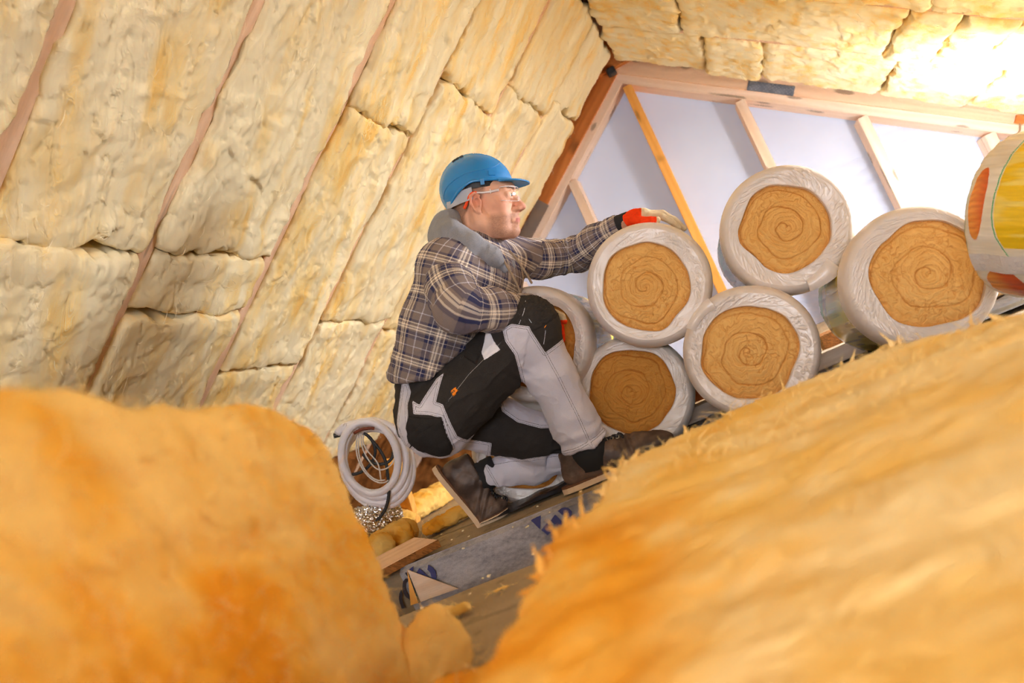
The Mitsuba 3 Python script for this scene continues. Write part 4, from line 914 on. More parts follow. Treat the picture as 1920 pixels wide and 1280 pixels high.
add(ME + '__body', W(m), 'm_skin', True, color=np.clip(skin, 0, 1))
# eyes
plain('m_eye', srgb(232, 226, 220), 0.2, 0.5); plain('m_iris', srgb(64, 70, 74), 0.2, 0.5)
for s in (-1, 1):
    e = trimesh.creation.icosphere(3, 0.0125); e.vertices += (0.0822, s * .031, -.0008)
    k = num(ME + '__eye'); e.vertices = e.vertices @ HM.T + HO; add(k, W(e), 'm_eye', True)
    i = trimesh.creation.icosphere(2, 0.0064); i.vertices = i.vertices * [.35, 1, 1] + (0.0939, s * .030, -.0005); i.vertices = i.vertices @ HM.T + HO; add(k + '__iris', W(i), 'm_iris', True)

# --- hard hat (local head frame)
hc = V(-.016, 0, .041); hr = V(.1125, .097, .1015)
F = Field((-.15, -.115, -.06), (.165, .115, .165), 0.0022)
F.ell(hc, hr, 0)
F.ell(hc + V(-.012, 0, .0045), hr * V(.93, .42, 1.015), 0.008)                              # raised crest
def rim_fn(X):                                                                            # height of the edge along the head
    x = X[..., 0]; return 0.043 - 0.085 * np.clip((-0.005 - x) / 0.115, 0, 1) ** 1.5
F.d = np.maximum(F.d, 0 * F.d + (lambda X: rim_fn(X) - X[..., 2])(F.block(F.lo, F.lo + F.n * F.h)[1]).astype(np.float32))
inn = Field(F.lo, F.lo + (F.n - 1) * F.h, F.h); inn.ell(hc + V(0, 0, -.002), hr - .0042, 0)
inn.d = inn.d[:F.n[0], :F.n[1], :F.n[2]]
F.d = np.maximum(F.d, -inn.d)
def lip_fn(X):                                                                            # rolled edge
    q = (X - hc) / hr; rad = np.linalg.norm(q, axis=-1) - 1.0
    return np.sqrt((rad * 0.1) ** 2 + (X[..., 2] - rim_fn(X) - .002) ** 2) - 0.0042
F.put(lip_fn, (-.14, -.11, -.06), (.12, .11, .06), .003)
def peak_fn(X):
    u, v = X[..., 0], X[..., 1]; zc = 0.046 - 2.2 * np.clip(u - .075, 0, 1) ** 2 - 1.3 * v * v
    out = np.sqrt(((u - .045) / .105) ** 2 + (v / .092) ** 2) - 1
    d1 = np.abs(X[..., 2] - zc) - 0.0032; d = -smin(-smin(out * .095, out * .095, 0), -d1, .005); d = np.maximum(d, .068 - u)
    return np.maximum(d, -(np.linalg.norm((X - hc) / (hr - .004), axis=-1) - 1) * .1)
F.put(peak_fn, (.05, -.1, 0.0), (.155, .1, .06), .006)
m = relax(F.mesh(), 8, .5); hv = m.vertices.copy()
m.vertices = m.vertices @ HM.T + HO
mat('m_helmet', {'type': 'principled', 'base_color': rgb(*srgb(26, 124, 190)), 'roughness': 0.3, 'specular': 0.5, 'clearcoat': 0.3, 'clearcoat_gloss': 0.8})
hh = ME + '__hard_hat'
add(hh, W(m), 'm_helmet', True, label='blue hard hat')
def HL(p): return trimesh.Trimesh(np.asarray(p.vertices) @ HM.T + HO, p.faces, process=False)
vs = [box((x0, sy - .004, .1395), (x0 + .011, sy + .004, .1475), .001) for x0 in (-.085, -.069, -.053) for sy in (-.030, .030)]
for b in vs:
    c = b.vertices.mean(0); b.vertices = b.vertices - c; n_ = (c - hc) / hr ** 2; n_ /= np.linalg.norm(n_)
    p = hc + hr * 1.016 * ((c - hc) / hr) / np.linalg.norm((c - hc) / hr); b.vertices = b.vertices @ frame(n_, (1, 0, 0)).T + p
    add(num(hh + '__vent'), W(HL(b)), 'm_black')
# badge plate and side rib
b = box((-.0105, -.008, -.0012), (.0105, .008, .0016), .001); dr_ = V(.60, -.80, .24); p = hc + hr * dr_ / np.linalg.norm(dr_) * 1.004; n_ = (p - hc) / hr ** 2
b.vertices = b.vertices @ frame(n_, (1, .5, 0)).T + p; add(hh + '__badge_plate', W(HL(b)), 'm_helmet')
rb = []
ct, st_ = math.cos(ht), math.sin(ht)
for u_, w_ in spline([(-68, 0, 0), (-56, 21, 0), (-38, 33, 0), (-16, 43, 0), (6, 48, 0), (24, 54, 0), (33, 64, 0), (31, 73, 0), (22, 79, 0), (6, 83, 0), (-20, 82, 0)], 60)[:, :2]:
    x_, z_ = mm(u_ * ct + w_ * st_) / math.cos(hy), mm(w_ * ct - u_ * st_); q_ = ((x_ - hc[0]) / hr[0]) ** 2 + ((z_ - hc[2]) / hr[2]) ** 2
    rb.append(V(x_, -hr[1] * math.sqrt(max(1 - q_, 0.0)), z_) if q_ < .97 else hc + V((x_ - hc[0]), -hr[1] * .17, z_ - hc[2]) / math.sqrt(q_) * .985)
add(hh + '__rib', W(HL(tube(rb, .0014, 6))), 'm_helmet', True)
# suspension: grey band, black sweatband, rear knob
plain('m_band', srgb(176, 180, 190), 0.45)
def ringband(z0, z1, a0, a1, sc, n=40, slope=0.0, th=.0015):
    aa = np.linspace(a0, a1, n); G = []
    for zz, ss in ((z0, sc), (z1, sc), (z1, sc + th / .1), (z0, sc + th / .1), (z0, sc)):
        G.append([(hc[0] + hr[0] * ss * math.cos(a) * .97, hr[1] * ss * math.sin(a) * .93, zz + slope * (1 - math.cos(a)) ) for a in aa])
    return grid_mesh(np.array(G))
add(hh + '__sweatband', W(HL(ringband(.030, .056, -1.75, 1.75, .925, slope=-.004))), 'm_black', label='black sweatband')
add(hh + '__head_band', W(HL(cat([ringband(.012, .048, -2.55, -1.55, .955, slope=-.018), ringband(.012, .048, 1.55, 2.55, .955, slope=-.018)]))), 'm_band', label='grey head band')
kn = cat([tube([(-.100, y_, -.040 - .0), (-.100, y_ + .012, -.040)], .011, 12) for y_ in (-.045, -.02, .01)])
add(hh + '__adjuster_knob', W(HL(kn)), 'm_black', label='black adjuster')
add(hh + '__ear_lug', W(HL(cat([box((.016, -.0975, .030), (.028, -.0940, .048), .002)]))), 'm_helmet')

# --- safety glasses
mat('m_lens', {'type': 'thindielectric', 'int_ior': 1.5}, False)
mat('m_clear_plastic', {'type': 'principled', 'base_color': rgb(*srgb(226, 216, 212)), 'roughness': 0.15, 'specular': 0.7})
plain('m_orange_tip', srgb(250, 82, 30), 0.4, 0.5)
gk = ME + '__safety_glasses'
for s in (-1, 1):
    a = np.linspace(0.06, 1.12, 18); zz = np.linspace(-1, 1, 9)
    G = np.array([[(.030 + .082 * math.cos(t) + .004 * (1 - (k / 1) ** 2), s * .078 * math.sin(t), .001 + k * (.0225 - .008 * (t - .55) ** 2 - .006 * (k < 0) * max(0, .35 - t) * 2)) for k in zz] for t in a])
    add(num(gk + '__lens'), W(HL(grid_mesh(G))), 'm_lens', True, label='clear lens')
    rim = [(.031 + .082 * math.cos(t), s * .0785 * math.sin(t), .0225 - .008 * (t - .55) ** 2) for t in a]
    add(num(gk + '__brow_bar'), W(HL(tube(rim, .0016, 6))), 'm_clear_plastic', True)
    low_ = [(.0305 + .082 * math.cos(t) , s * .0783 * math.sin(t), .001 - (.0225 - .008 * (t - .55) ** 2 - .006 * max(0, .35 - t) * 2)) for t in a]
    add(num(gk + '__lower_edge'), W(HL(tube(low_, .0008, 6))), 'm_clear_plastic', True)
    add(num(gk + '__temple'), W(HL(tube(spline([(.064, s * .0725, .012), (.040, s * .0775, .010), (.010, s * .0825, .0105), (-.002, s * .0855, .0125)], 16), np.linspace(.0042, .0026, 16), 8))), 'm_clear_plastic', True, label='clear temple arm')
    add(num(gk + '__temple_tip'), W(HL(tube(spline([(-.001, s * .0855, .0125), (-.014, s * .0875, .0125), (-.030, s * .083, -.004), (-.047, s * .075, -.027)], 18), np.linspace(.0030, .0048, 18), 8))), 'm_orange_tip', True, label='orange temple tip')
    add(num(gk + '__hinge'), W(HL(box((.038, s * .0795 - .002, .004), (.041, s * .0795 + .002, .018), .0008))), 'm_clear_plastic')

# --- shirt
def plaid1(t):
    a = t / 0.098; f = a - dr.floor(a)
    band = lambda c, w: smoothstep(w + .012, w - .012, dr.abs(f - c))
    base = mi.Color3f(*srgb(128, 116, 112))
    base = mix(base, srgb(52, 54, 86), band(0.24, 0.105)); base = mix(base, srgb(52, 54, 86), band(0.66, 0.035))
    base = mix(base, srgb(238, 224, 206), band(0.455, 0.060)); base = mix(base, srgb(60, 58, 80), band(0.455, 0.010)); base = mix(base, srgb(238, 224, 206), band(0.60, 0.016))
    base = mix(base, srgb(206, 204, 214), band(0.92, 0.014)); base = mix(base, srgb(206, 196, 190), band(0.24, 0.010))
    return base
def plaid(p, n, uv):
    u, v = uv.x, uv.y
    tw = dr.sin((u + v) * 2600) * 0.5 + 0.5
    c = plaid1(u) * 0.5 + plaid1(v + 0.02) * 0.5
    return c * (0.92 + 0.14 * tw)
mat('m_plaid', {'type': 'principled', 'base_color': proc(plaid), 'roughness': 0.9, 'specular': 0.1, 'sheen': 0.35})
def wrap_uv(m, u, v, period):               # split faces at the seam of an angular coordinate
    f = m.faces.copy(); U = u[f]; bad = (U.max(1) - U.min(1)) > period / 2
    V_, uu, vv = [m.vertices], [u], [v]; base = len(u)
    ids = {}
    for fi in np.nonzero(bad)[0]:
        for k in range(3):
            i = f[fi, k]
            if u[i] < 0:
                if i not in ids: ids[i] = base + len(ids)
                f[fi, k] = ids[i]
    if ids:
        ii = np.array(list(ids.keys())); V_.append(m.vertices[ii]); uu.append(u[ii] + period); vv.append(v[ii])
    nn = normals(m); nn = np.vstack([nn, nn[list(ids.keys())]]) if ids else nn
    return np.vstack(V_), f, np.concatenate(uu), np.concatenate(vv), nn
def add_uv(key, m, u, v, period, bsdf, **k):
    vv, f, uu, v2, nn = wrap_uv(m, u, v, period)
    vv = vv @ PM.T + PO; nn = nn @ PM.T
    path = meshkit.write_ply((vv, f), True, np.stack([uu, v2], 1), None, normals=nn)
    scene[key] = {'type': 'ply', 'filename': path, 'face_normals': False, 'bsdf': {'type': 'ref', 'id': bsdf}}; tag(key, **k)
def axis_uv(v, pts, ref, r):                # along / around a bent axis
    p = np.asarray(pts, float); best = np.full(len(v), 1e9); U = np.zeros(len(v)); S = np.zeros(len(v)); s0 = 0
    X_ = np.asarray(ref, float); X_ = X_ / np.linalg.norm(X_)
    for a, b in zip(p[:-1], p[1:]):
        ref = X_
        L = np.linalg.norm(b - a); z = (b - a) / L; t = np.clip((v - a) @ z, 0, L)
        if len(p) > 2 and s0 == 0: t = np.minimum((v - a) @ z, L)
        if np.allclose(b, p[-1]): t = np.maximum((v - a) @ z, 0)
        dd_ = np.linalg.norm(v - a - t[:, None] * z, axis=1); x_ = ref - z * (ref @ z); x_ /= np.linalg.norm(x_); y_ = np.cross(z, x_); X_ = x_
        w = v - a; ang = np.arctan2(w @ y_, w @ x_); w_ = dd_ < best
        best = np.where(w_, dd_, best); U = np.where(w_, ang * r, U); S = np.where(w_, s0 + t, S); s0 += L
    return U, S
def folds(v, N, amp, sc, seed, st=(1, 1, 1)):
    a = vnoise(v * np.array(st), sc, 3, seed); r = 1 - np.abs(a * 2 - 1)
    return amp * (r ** 3 - 0.35) + amp * 0.5 * (vnoise(v, sc * 0.5, 2, seed + 3) - 0.5)
F = Field((-.34, -.12, -.36), (.20, .34, .30), 0.0042)
tor = [(J(792, 700, 2.46), .092), (J(815, 610, 2.455), .093), (J(848, 535, 2.455), .100), (J(842, 500, 2.45), .080)]
F.chain([p for p, r in tor], [r for p, r in tor], .05)
tor = [(J(850, 690, 2.60), .10), (J(875, 600, 2.61), .10), (J(918, 520, 2.63), .098), (J(930, 488, 2.65), .072)]
F.chain([p for p, r in tor], [r for p, r in tor], .05)
F.chain([J(815, 690, 2.53), J(845, 600, 2.53), J(880, 520, 2.54)], [.11, .115, .125], .06)
F.cone(shR, J(880, 470, 2.53), .066, .070, .04); F.cone(shL, J(885, 470, 2.55), .060, .070, .04)
F.cone(shR, shR * .5 + elR * .5, .072, .066, .04); F.cone(shL, shL * .6 + elL * .4, .064, .058, .04)
F.chain([J(748, 706, 2.52), J(800, 700, 2.44), J(850, 672, 2.44)], [.030, .034, .030], .03)
a, b = J(738, 738, 2.5), J(890, 652, 2.5); hn = V(-(b - a)[1], (b - a)[0], 0); hn /= np.linalg.norm(hn)
X = F.block(F.lo, F.lo + F.n * F.h)[1]; cut = -((X - a) @ hn); hemw = 0.008 * np.sin(X[..., 0] * 40 + X[..., 2] * 30)
F.d = -smin(-F.d, -(cut + hemw).astype(np.float32), .012)
F.chain([J(884, 440, 2.54), J(890, 400, 2.54)], [.058, .058], .01, 's')
m = F.mesh(); relax(m, 3); N = normals(m); v = m.vertices
low = np.clip((0.06 - v[:, 1]) / .12, 0, 1)
m.vertices = v + N * (folds(v, N, .006, 9, 21, (1, .8, 1)) * (0.5 + low) + folds(v, N, .004, 20, 22, (1, 1.6, 1)) * (.5 + .8 * low))[:, None]
U, S = axis_uv(m.vertices, [J(800, 760, 2.53), J(846, 600, 2.53), J(890, 460, 2.54)], V(.3, 0, 1.0), .150)
add_uv(ME + '__shirt', m, U, S, 2 * math.pi * .150, 'm_plaid', label='brown, navy and cream plaid flannel shirt')
def sleeve(key, pts, rad, ref, seed, inward):
    P = np.array(pts); ax_ = P.copy(); ax_[2] += inward; ax_[1] += inward * .6; ax_[3] += inward * .6; axis = spline(ax_, 26); Rr = np.array(rad)
    F = Field((P - Rr[:, None]).min(0) - .02, (P + Rr[:, None]).max(0) + .02, 0.0036)
    F.chain(pts, rad, .03)
    z = (P[-1] - P[-2]) / np.linalg.norm(P[-1] - P[-2]); X = F.block(F.lo, F.lo + F.n * F.h)[1]
    F.d = np.maximum(F.d, ((X - P[-1]) @ z).astype(np.float32))
    m = F.mesh(); relax(m, 3); N = normals(m); v = m.vertices
    U, S = axis_uv(v, axis, ref, .062)
    Sn = S / S.max(); el_ = np.exp(-((Sn - .47) / .2) ** 2)
    r = 1 - np.abs(vnoise(np.stack([U * .35, S, v[:, 2] * .3], 1), 26, 2, seed) * 2 - 1)
    m.vertices = v + N * ((r ** 2 - .4) * .009 * (.25 + el_) + folds(v, N, .004, 16, seed + 1))[:, None]
    U, S = axis_uv(m.vertices, axis, ref, .062)
    add_uv(key, m, U, S, 2 * math.pi * .062, 'm_plaid', label='plaid sleeve')
sleeve(num(ME + '__sleeve'), [shR, J(846, 545, 2.345), elR, J(925, 580, 2.35), J(985, 584, 2.45), wrR], [.073, .066, .062, .053, .046, .040], V(.2, .9, -.5), 71, V(.022, .012, -.045))
sleeve(num(ME + '__sleeve'), [shL, J(1010, 486, 2.74), elL, J(1120, 450, 2.72), J(1164, 421, 2.645)], [.062, .058, .054, .047, .036], V(0, -.4, -1), 73, V(-.015, .0, .02))
# placket with buttons, chest pocket flap
# --- grey hood and its strings
def knit(p, n, uv):
    return mix(srgb(120, 122, 128), srgb(152, 154, 160), noise(p.x * 700, p.y * 700, p.z * 700) * .6 + fbm(p.x * 30, p.y * 30, p.z * 30, 2) * .4)
mat('m_knit', {'type': 'principled', 'base_color': proc(knit), 'roughness': 0.9, 'specular': 0.1, 'sheen': 0.3})
F = Field((-.16, .14, -.22), (.16, .42, .18), 0.0034)
hoodR = [J(838, 424, 2.50), J(846, 440, 2.44), J(880, 456, 2.425), J(918, 480, 2.44), J(944, 502, 2.475)]
hoodL = [J(838, 424, 2.52), J(860, 424, 2.62), J(905, 440, 2.66), J(940, 470, 2.62), J(956, 498, 2.55)]
F.chain(hoodR, [.036, .036, .032, .026, .015], .03); F.chain(hoodL, [.036, .036, .034, .030, .016], .03)
F.chain([J(826, 446, 2.50), J(842, 466, 2.43), J(880, 482, 2.41)], [.030, .030, .018], .025); F.chain([J(832, 412, 2.53), J(846, 408, 2.50)], [.026, .022], .025)
F.ell(J(838, 446, 2.53), (.05, .05, .085), .03)
F.chain([J(888, 452, 2.54), J(892, 418, 2.54)], [.050, .052], .012, 's'); F.chain([J(895, 470, 2.54), J(945, 470, 2.54)], [.04, .028], .02, 's')
m = F.mesh(); relax(m, 3); N = normals(m); v = m.vertices
m.vertices = v + N * folds(v, N, .005, 18, 33, (1.4, .7, 1))[:, None]
add(ME + '__hood', W(m), 'm_knit', True, label='grey hoodie hood')
plain('m_cord', srgb(150, 132, 112), 0.8)
for q in ([(944, 486, 2.46), (955, 506, 2.435), (968, 530, 2.43), (976, 552, 2.44)], [(955, 470, 2.52), (968, 485, 2.50), (985, 510, 2.49), (997, 531, 2.50)]):
    add(num(ME + '__hood_string'), W(tube(spline([J(*p) for p in q], 24), .0036, 8)), 'm_cord', True)
pk = []
plain('m_button', srgb(214, 200, 180), 0.4)

# --- trousers
from shapely import distance, points as spoints, union_all, LineString, MultiLineString
F = Field((-.30, -.46, -.34), (.48, .22, .32), 0.0034)
F.chain([hipR, J(868, 742, 2.435), J(920, 690, 2.42), kneeR], [.102, .096, .086, .083], .03)
F.chain([kneeR, J(1032, 702, 2.43), J(1075, 790, 2.455), J(1102, 838, 2.465)], [.080, .070, .066, .070], .03)
F.chain([hipL, J(930, 797, 2.62), J(1000, 822, 2.62), kneeL], [.10, .088, .078, .072], .03)
F2 = Field(F.lo, F.lo + (F.n - 1) * F.h, F.h); F2.d = F2.d[:F.n[0], :F.n[1], :F.n[2]]
F2.chain([kneeL, J(1000, 874, 2.655), J(945, 886, 2.67), J(900, 900, 2.675)], [.060, .052, .048, .058], .03)
F.chain([J(800, 775, 2.53), J(815, 720, 2.53), J(835, 670, 2.53)], [.098, .105, .108], .05); F.cone(hipR + V(-.012, -.01, 0), hipL + V(-.02, -.015, 0), .092, .09, .05)
X = F.block(F.lo, F.lo + F.n * F.h)[1]
z = J(1102, 838, 2.465) - J(1075, 790, 2.455); z /= np.linalg.norm(z)
near = (X[..., 0] > J(1030, 700, 2.43)[0]) & (X[..., 2] > J(0, 0, 2.53)[2])
F.d = np.where(near, np.maximum(F.d, ((X - J(1099, 829, 2.465)) @ z + .004 * np.sin(X[..., 0] * 90)).astype(np.float32)), F.d)
zl = V(-.84, -.50, 0.0); zl /= np.linalg.norm(zl); cutl = ((X - J(913, 893, 2.675)) @ zl + .003 * np.sin(X[..., 1] * 130)).astype(np.float32)
F2.d = np.maximum(F2.d, np.where(X[..., 2] < 0.02, cutl, -1)); F.d = smin(F.d, F2.d, .018)
m = F.mesh(); relax(m, 3); N = normals(m); v = m.vertices
bones = [(hipR, kneeR), (kneeR, ankR), (hipL, kneeL), (kneeL, ankL)]
def segd(v, a, b):
    ba = b - a; t = np.clip((v - a) @ ba / (ba @ ba), 0, 1); return np.linalg.norm(v - a - t[:, None] * ba, axis=1), t
DD = np.array([segd(v, a, b)[0] for a, b in bones]); near_leg = np.minimum(DD[0], DD[1]) < np.minimum(DD[2], DD[3]); TT = np.array([segd(v, a, b)[1] for a, b in bones]); seg = DD.argmin(0)
# folds: lengthwise on the thigh, bunched behind the knee and over the boots
kb = np.exp(-(((v - J(965, 690, 2.42)) / .055) ** 2).sum(1)); hem = np.clip((TT[1] - .72) / .2, 0, 1) * (seg == 1) + np.clip((TT[3] - .6) / .3, 0, 1) * (seg == 3)
th = (hipR - kneeR) / np.linalg.norm(hipR - kneeR); al = v @ th; rest = v - al[:, None] * th
disp = folds(np.c_[rest[:, :2] * 1.0, al * .25], N, .006, 26, 41) * (seg == 0) + folds(v, N, .0045, 16, 43)
disp += .010 * kb * np.sin((v[:, 0] * .6 + v[:, 1] * 1.0) * 190 + 3 * vnoise(v, 12, 2, 3)) * .6
shin = (kneeR - ankR) / np.linalg.norm(kneeR - ankR); disp += hem * .0055 * np.sin(v @ shin * 150 * (seg == 1) + v[:, 0] * 170 * (seg == 3) + 7 * vnoise(v, 14, 2, 9))
m.vertices = v + N * disp[:, None]; v = m.vertices
zr = np.where(near_leg, 2.42, 2.63)         # pattern coordinates: the side view of his trousers
PXY = np.stack([v[:, 0] / mm(1) , v[:, 1] / mm(1)], 1)
def pat(pts, z): return [tuple(J(x, y, z)[:2] / mm(1)) for x, y in pts]
near_grey = [[(941, 618), (957, 608), (989, 613), (993, 622), (1019, 660), (1058, 633), (1120, 640), (1200, 880), (1040, 900), (985, 740), (963, 664), (946, 640)],
             [(774, 750), (788, 757), (803, 733), (819, 709), (833, 698), (826, 722), (819, 751), (832, 755), (845, 787), (858, 815), (876, 826), (897, 811), (921, 823), (917, 900), (830, 900), (760, 850), (776, 833), (800, 846), (847, 838), (829, 780), (808, 775), (777, 774)],
             [(750, 720), (762, 716), (770, 735), (765, 758), (768, 800), (774, 828), (760, 850), (740, 800)]]
far_grey = [[(925, 715), (1060, 740), (1060, 797), (1010, 797), (968, 786), (940, 766)], [(905, 868), (930, 864), (1000, 850), (1100, 838), (1100, 930), (870, 940), (870, 868)], [(780, 800), (921, 823), (917, 870), (780, 870)]]
def sdist(poly, P):
    b = poly.boundary; d = distance(b, spoints(P)); return np.where(contains_xy(poly, P[:, 0], P[:, 1]), -d, d) * mm(1)
NG = union_all([Polygon(pat(p, 2.40)).buffer(0) for p in near_grey]); FG = union_all([Polygon(pat(p, 2.64)).buffer(0) for p in far_grey])
sdg = np.where(near_leg, sdist(NG, PXY), sdist(FG, PXY)); sdg = np.where((seg == 3) & (TT[3] > .12), -np.maximum(np.abs(sdg), .004), sdg)
seams = [[(993, 622), (1019, 660), (1048, 712), (1078, 770), (1108, 835)], [(870, 640), (905, 610)], [(845, 745), (880, 700), (935, 645)]]
def sline(pts, z):                          # signed distance to a seam
    P_ = np.array(pat(pts, z)); best = np.full(len(v), 1e9); out = np.zeros(len(v))
    for i in range(len(P_) - 1):
        a, b = P_[i], P_[i + 1]; ba = b - a; t = ((PXY - a) @ ba) / (ba @ ba); tc = np.clip(t, 0, 1)
        d = np.linalg.norm(PXY - a - tc[:, None] * ba, axis=1); sg = np.sign((PXY - a) @ np.array([-ba[1], ba[0]])); w_ = d < best
        best = np.where(w_, d, best); out = np.where(w_, d * sg, out)
    return np.where(near_leg & (v[:, 2] > -.02), out * mm(1), 1.0)
hemd = np.where(seg == 1, (v - J(1096, 823, 2.465)) @ z, 1.0); hemL = np.where((seg == 3), (v - J(921, 890, 2.675)) @ zl, 1.0)
cands = np.array([sline(s_, 2.40) for s_ in seams] + [hemd + .004, hemL + .004]); sds = cands[np.abs(cands).argmin(0), np.arange(len(v))]; sds = np.clip(sds, -.03, .03)
def cloth(p, n, uv):
    tw = noise(p.x * 900, p.y * 900, p.z * 900)
    g = smoothstep(.0006, -.0006, uv.x)
    blk = mi.Color3f(*srgb(50, 47, 46)) * (0.8 + 0.4 * tw); gry = mix(srgb(204, 203, 216), srgb(218, 217, 228), fbm(p.x * 20, p.y * 20, p.z * 20, 2)) * (0.95 + .1 * tw)
    c = mix(blk, gry, g)
    ln = lambda d, a: smoothstep(.0008, .0004, dr.abs(d - a))
    st = dr.maximum(ln(-uv.x, .0028), ln(-uv.x, .0085)) * g
    st = dr.maximum(st, dr.maximum(ln(uv.y, .0030), ln(uv.y, -.0030)) * g)
    c = mix(c, srgb(92, 90, 100), st * 0.85)
    sb = ln(uv.y, .0005) * (1 - g)
    return mix(c, srgb(170, 168, 166), sb * 0.7)
mat('m_trousers', {'type': 'principled', 'base_color': proc(cloth), 'roughness': 0.8, 'specular': 0.2, 'sheen': 0.2})
add(ME + '__trousers', W(m), 'm_trousers', True, uv=np.stack([sdg, sds], 1), label='black work trousers with grey panels')
tm, tN = m, normals(m)
def raised(key, pts, off, bsdf, ramp=.006, z=2.40, side=1, **k):
    """A panel sewn on to the trousers: their own surface, lifted."""
    poly = Polygon(pat(pts, z)).buffer(0); sd = sdist(poly, PXY); f = tm.faces
    ok = (sd[f].max(1) < ramp * .6) & (tN[f][:, :, 2].mean(1) * side > -.15) & ((v[f][:, :, 2].mean(1) - J(0, 0, 2.53)[2]) * side > -.02)
    h = np.clip((-sd + ramp * .5) / ramp, 0, 1); h = h * h * (3 - 2 * h) * (off + .0012) - .0012
    h = h + .002 * (vnoise(v, 40, 2, 7) - .5) * (sd < 0)
    mm_ = trimesh.Trimesh(v + tN * h[:, None], f[ok], process=False); mm_.remove_unreferenced_vertices(); mm_ = max(mm_.split(only_watertight=False), key=lambda q: len(q.faces)); add(key, W(mm_), bsdf, True, **k)
plain('m_black_cloth', proc(lambda p, n, uv: mi.Color3f(*srgb(44, 42, 42)) * (0.8 + .4 * noise(p.x * 900, p.y * 900, p.z * 900))), 0.85, 0.15)
raised(ME + '__trousers__holster_pocket', [(770, 778), (800, 781), (829, 779), (836, 805), (848, 836), (842, 848), (822, 851), (790, 842), (770, 826), (766, 800)], .011, 'm_black_cloth', label='black hanging pocket')
raised(ME + '__trousers__tool_pocket', [(878, 640), (898, 600), (912, 612), (905, 650), (893, 682), (872, 668)], .008, 'm_black_cloth', label='black thigh pocket')
raised(ME + '__trousers__grey_tab', [(913, 612), (925, 640), (936, 655), (908, 673), (903, 660), (908, 640)], .003, 'm_collar' if False else 'm_tube_white', label='grey pocket lining')
tabs = [(849, 732)]
plain('m_orange_tag', srgb(246, 140, 26), 0.6)
raised(ME + '__trousers__size_tag', [(846, 730), (856, 723), (861, 730), (851, 741)], .004, 'm_orange_tag', .002, label='orange size tag')
# writing on the tag
tg = meshkit.text_mesh('46', .0065, .0008, True); tg.vertices -= tg.vertices.mean(0)
kk = J(853, 732, 2.40); di, i0 = cKDTree(v[:, :2][v[:, 2] > 0]).query(kk[:2]); pz = v[v[:, 2] > 0][i0]; nz_ = tN[v[:, 2] > 0][i0]
Mt = frame(nz_, V(.74, .67, 0)); tg.vertices = tg.vertices @ Mt.T + pz + nz_ * .0052; add(ME + '__trousers__size_tag__digits', W(tg), 'm_black')
# bar tacks and zip-like darts on the knee
for q, c in (([(985, 563), (981, 585), (972, 607)], 'm_band'), ([(1021, 620), (1017, 645)], 'm_band'), ([(1019, 615), (1022, 610)], 'm_orange_tag'), ([(990, 600), (995, 606)], 'm_band')):
    P3 = []
    for x_, y_ in q:
        kk = J(x_, y_, 2.36); sel = np.nonzero((v[:, 2] > .02) & (tN[:, 2] > 0))[0]; i0 = cKDTree(v[sel][:, :2]).query(kk[:2])[1]; P3.append(v[sel][i0] + tN[sel][i0] * .0006)
    add(num(ME + '__trousers__bar_tack'), W(tube(P3 if len(P3) < 3 else spline(P3, 12), .0011, 6)), c, True)

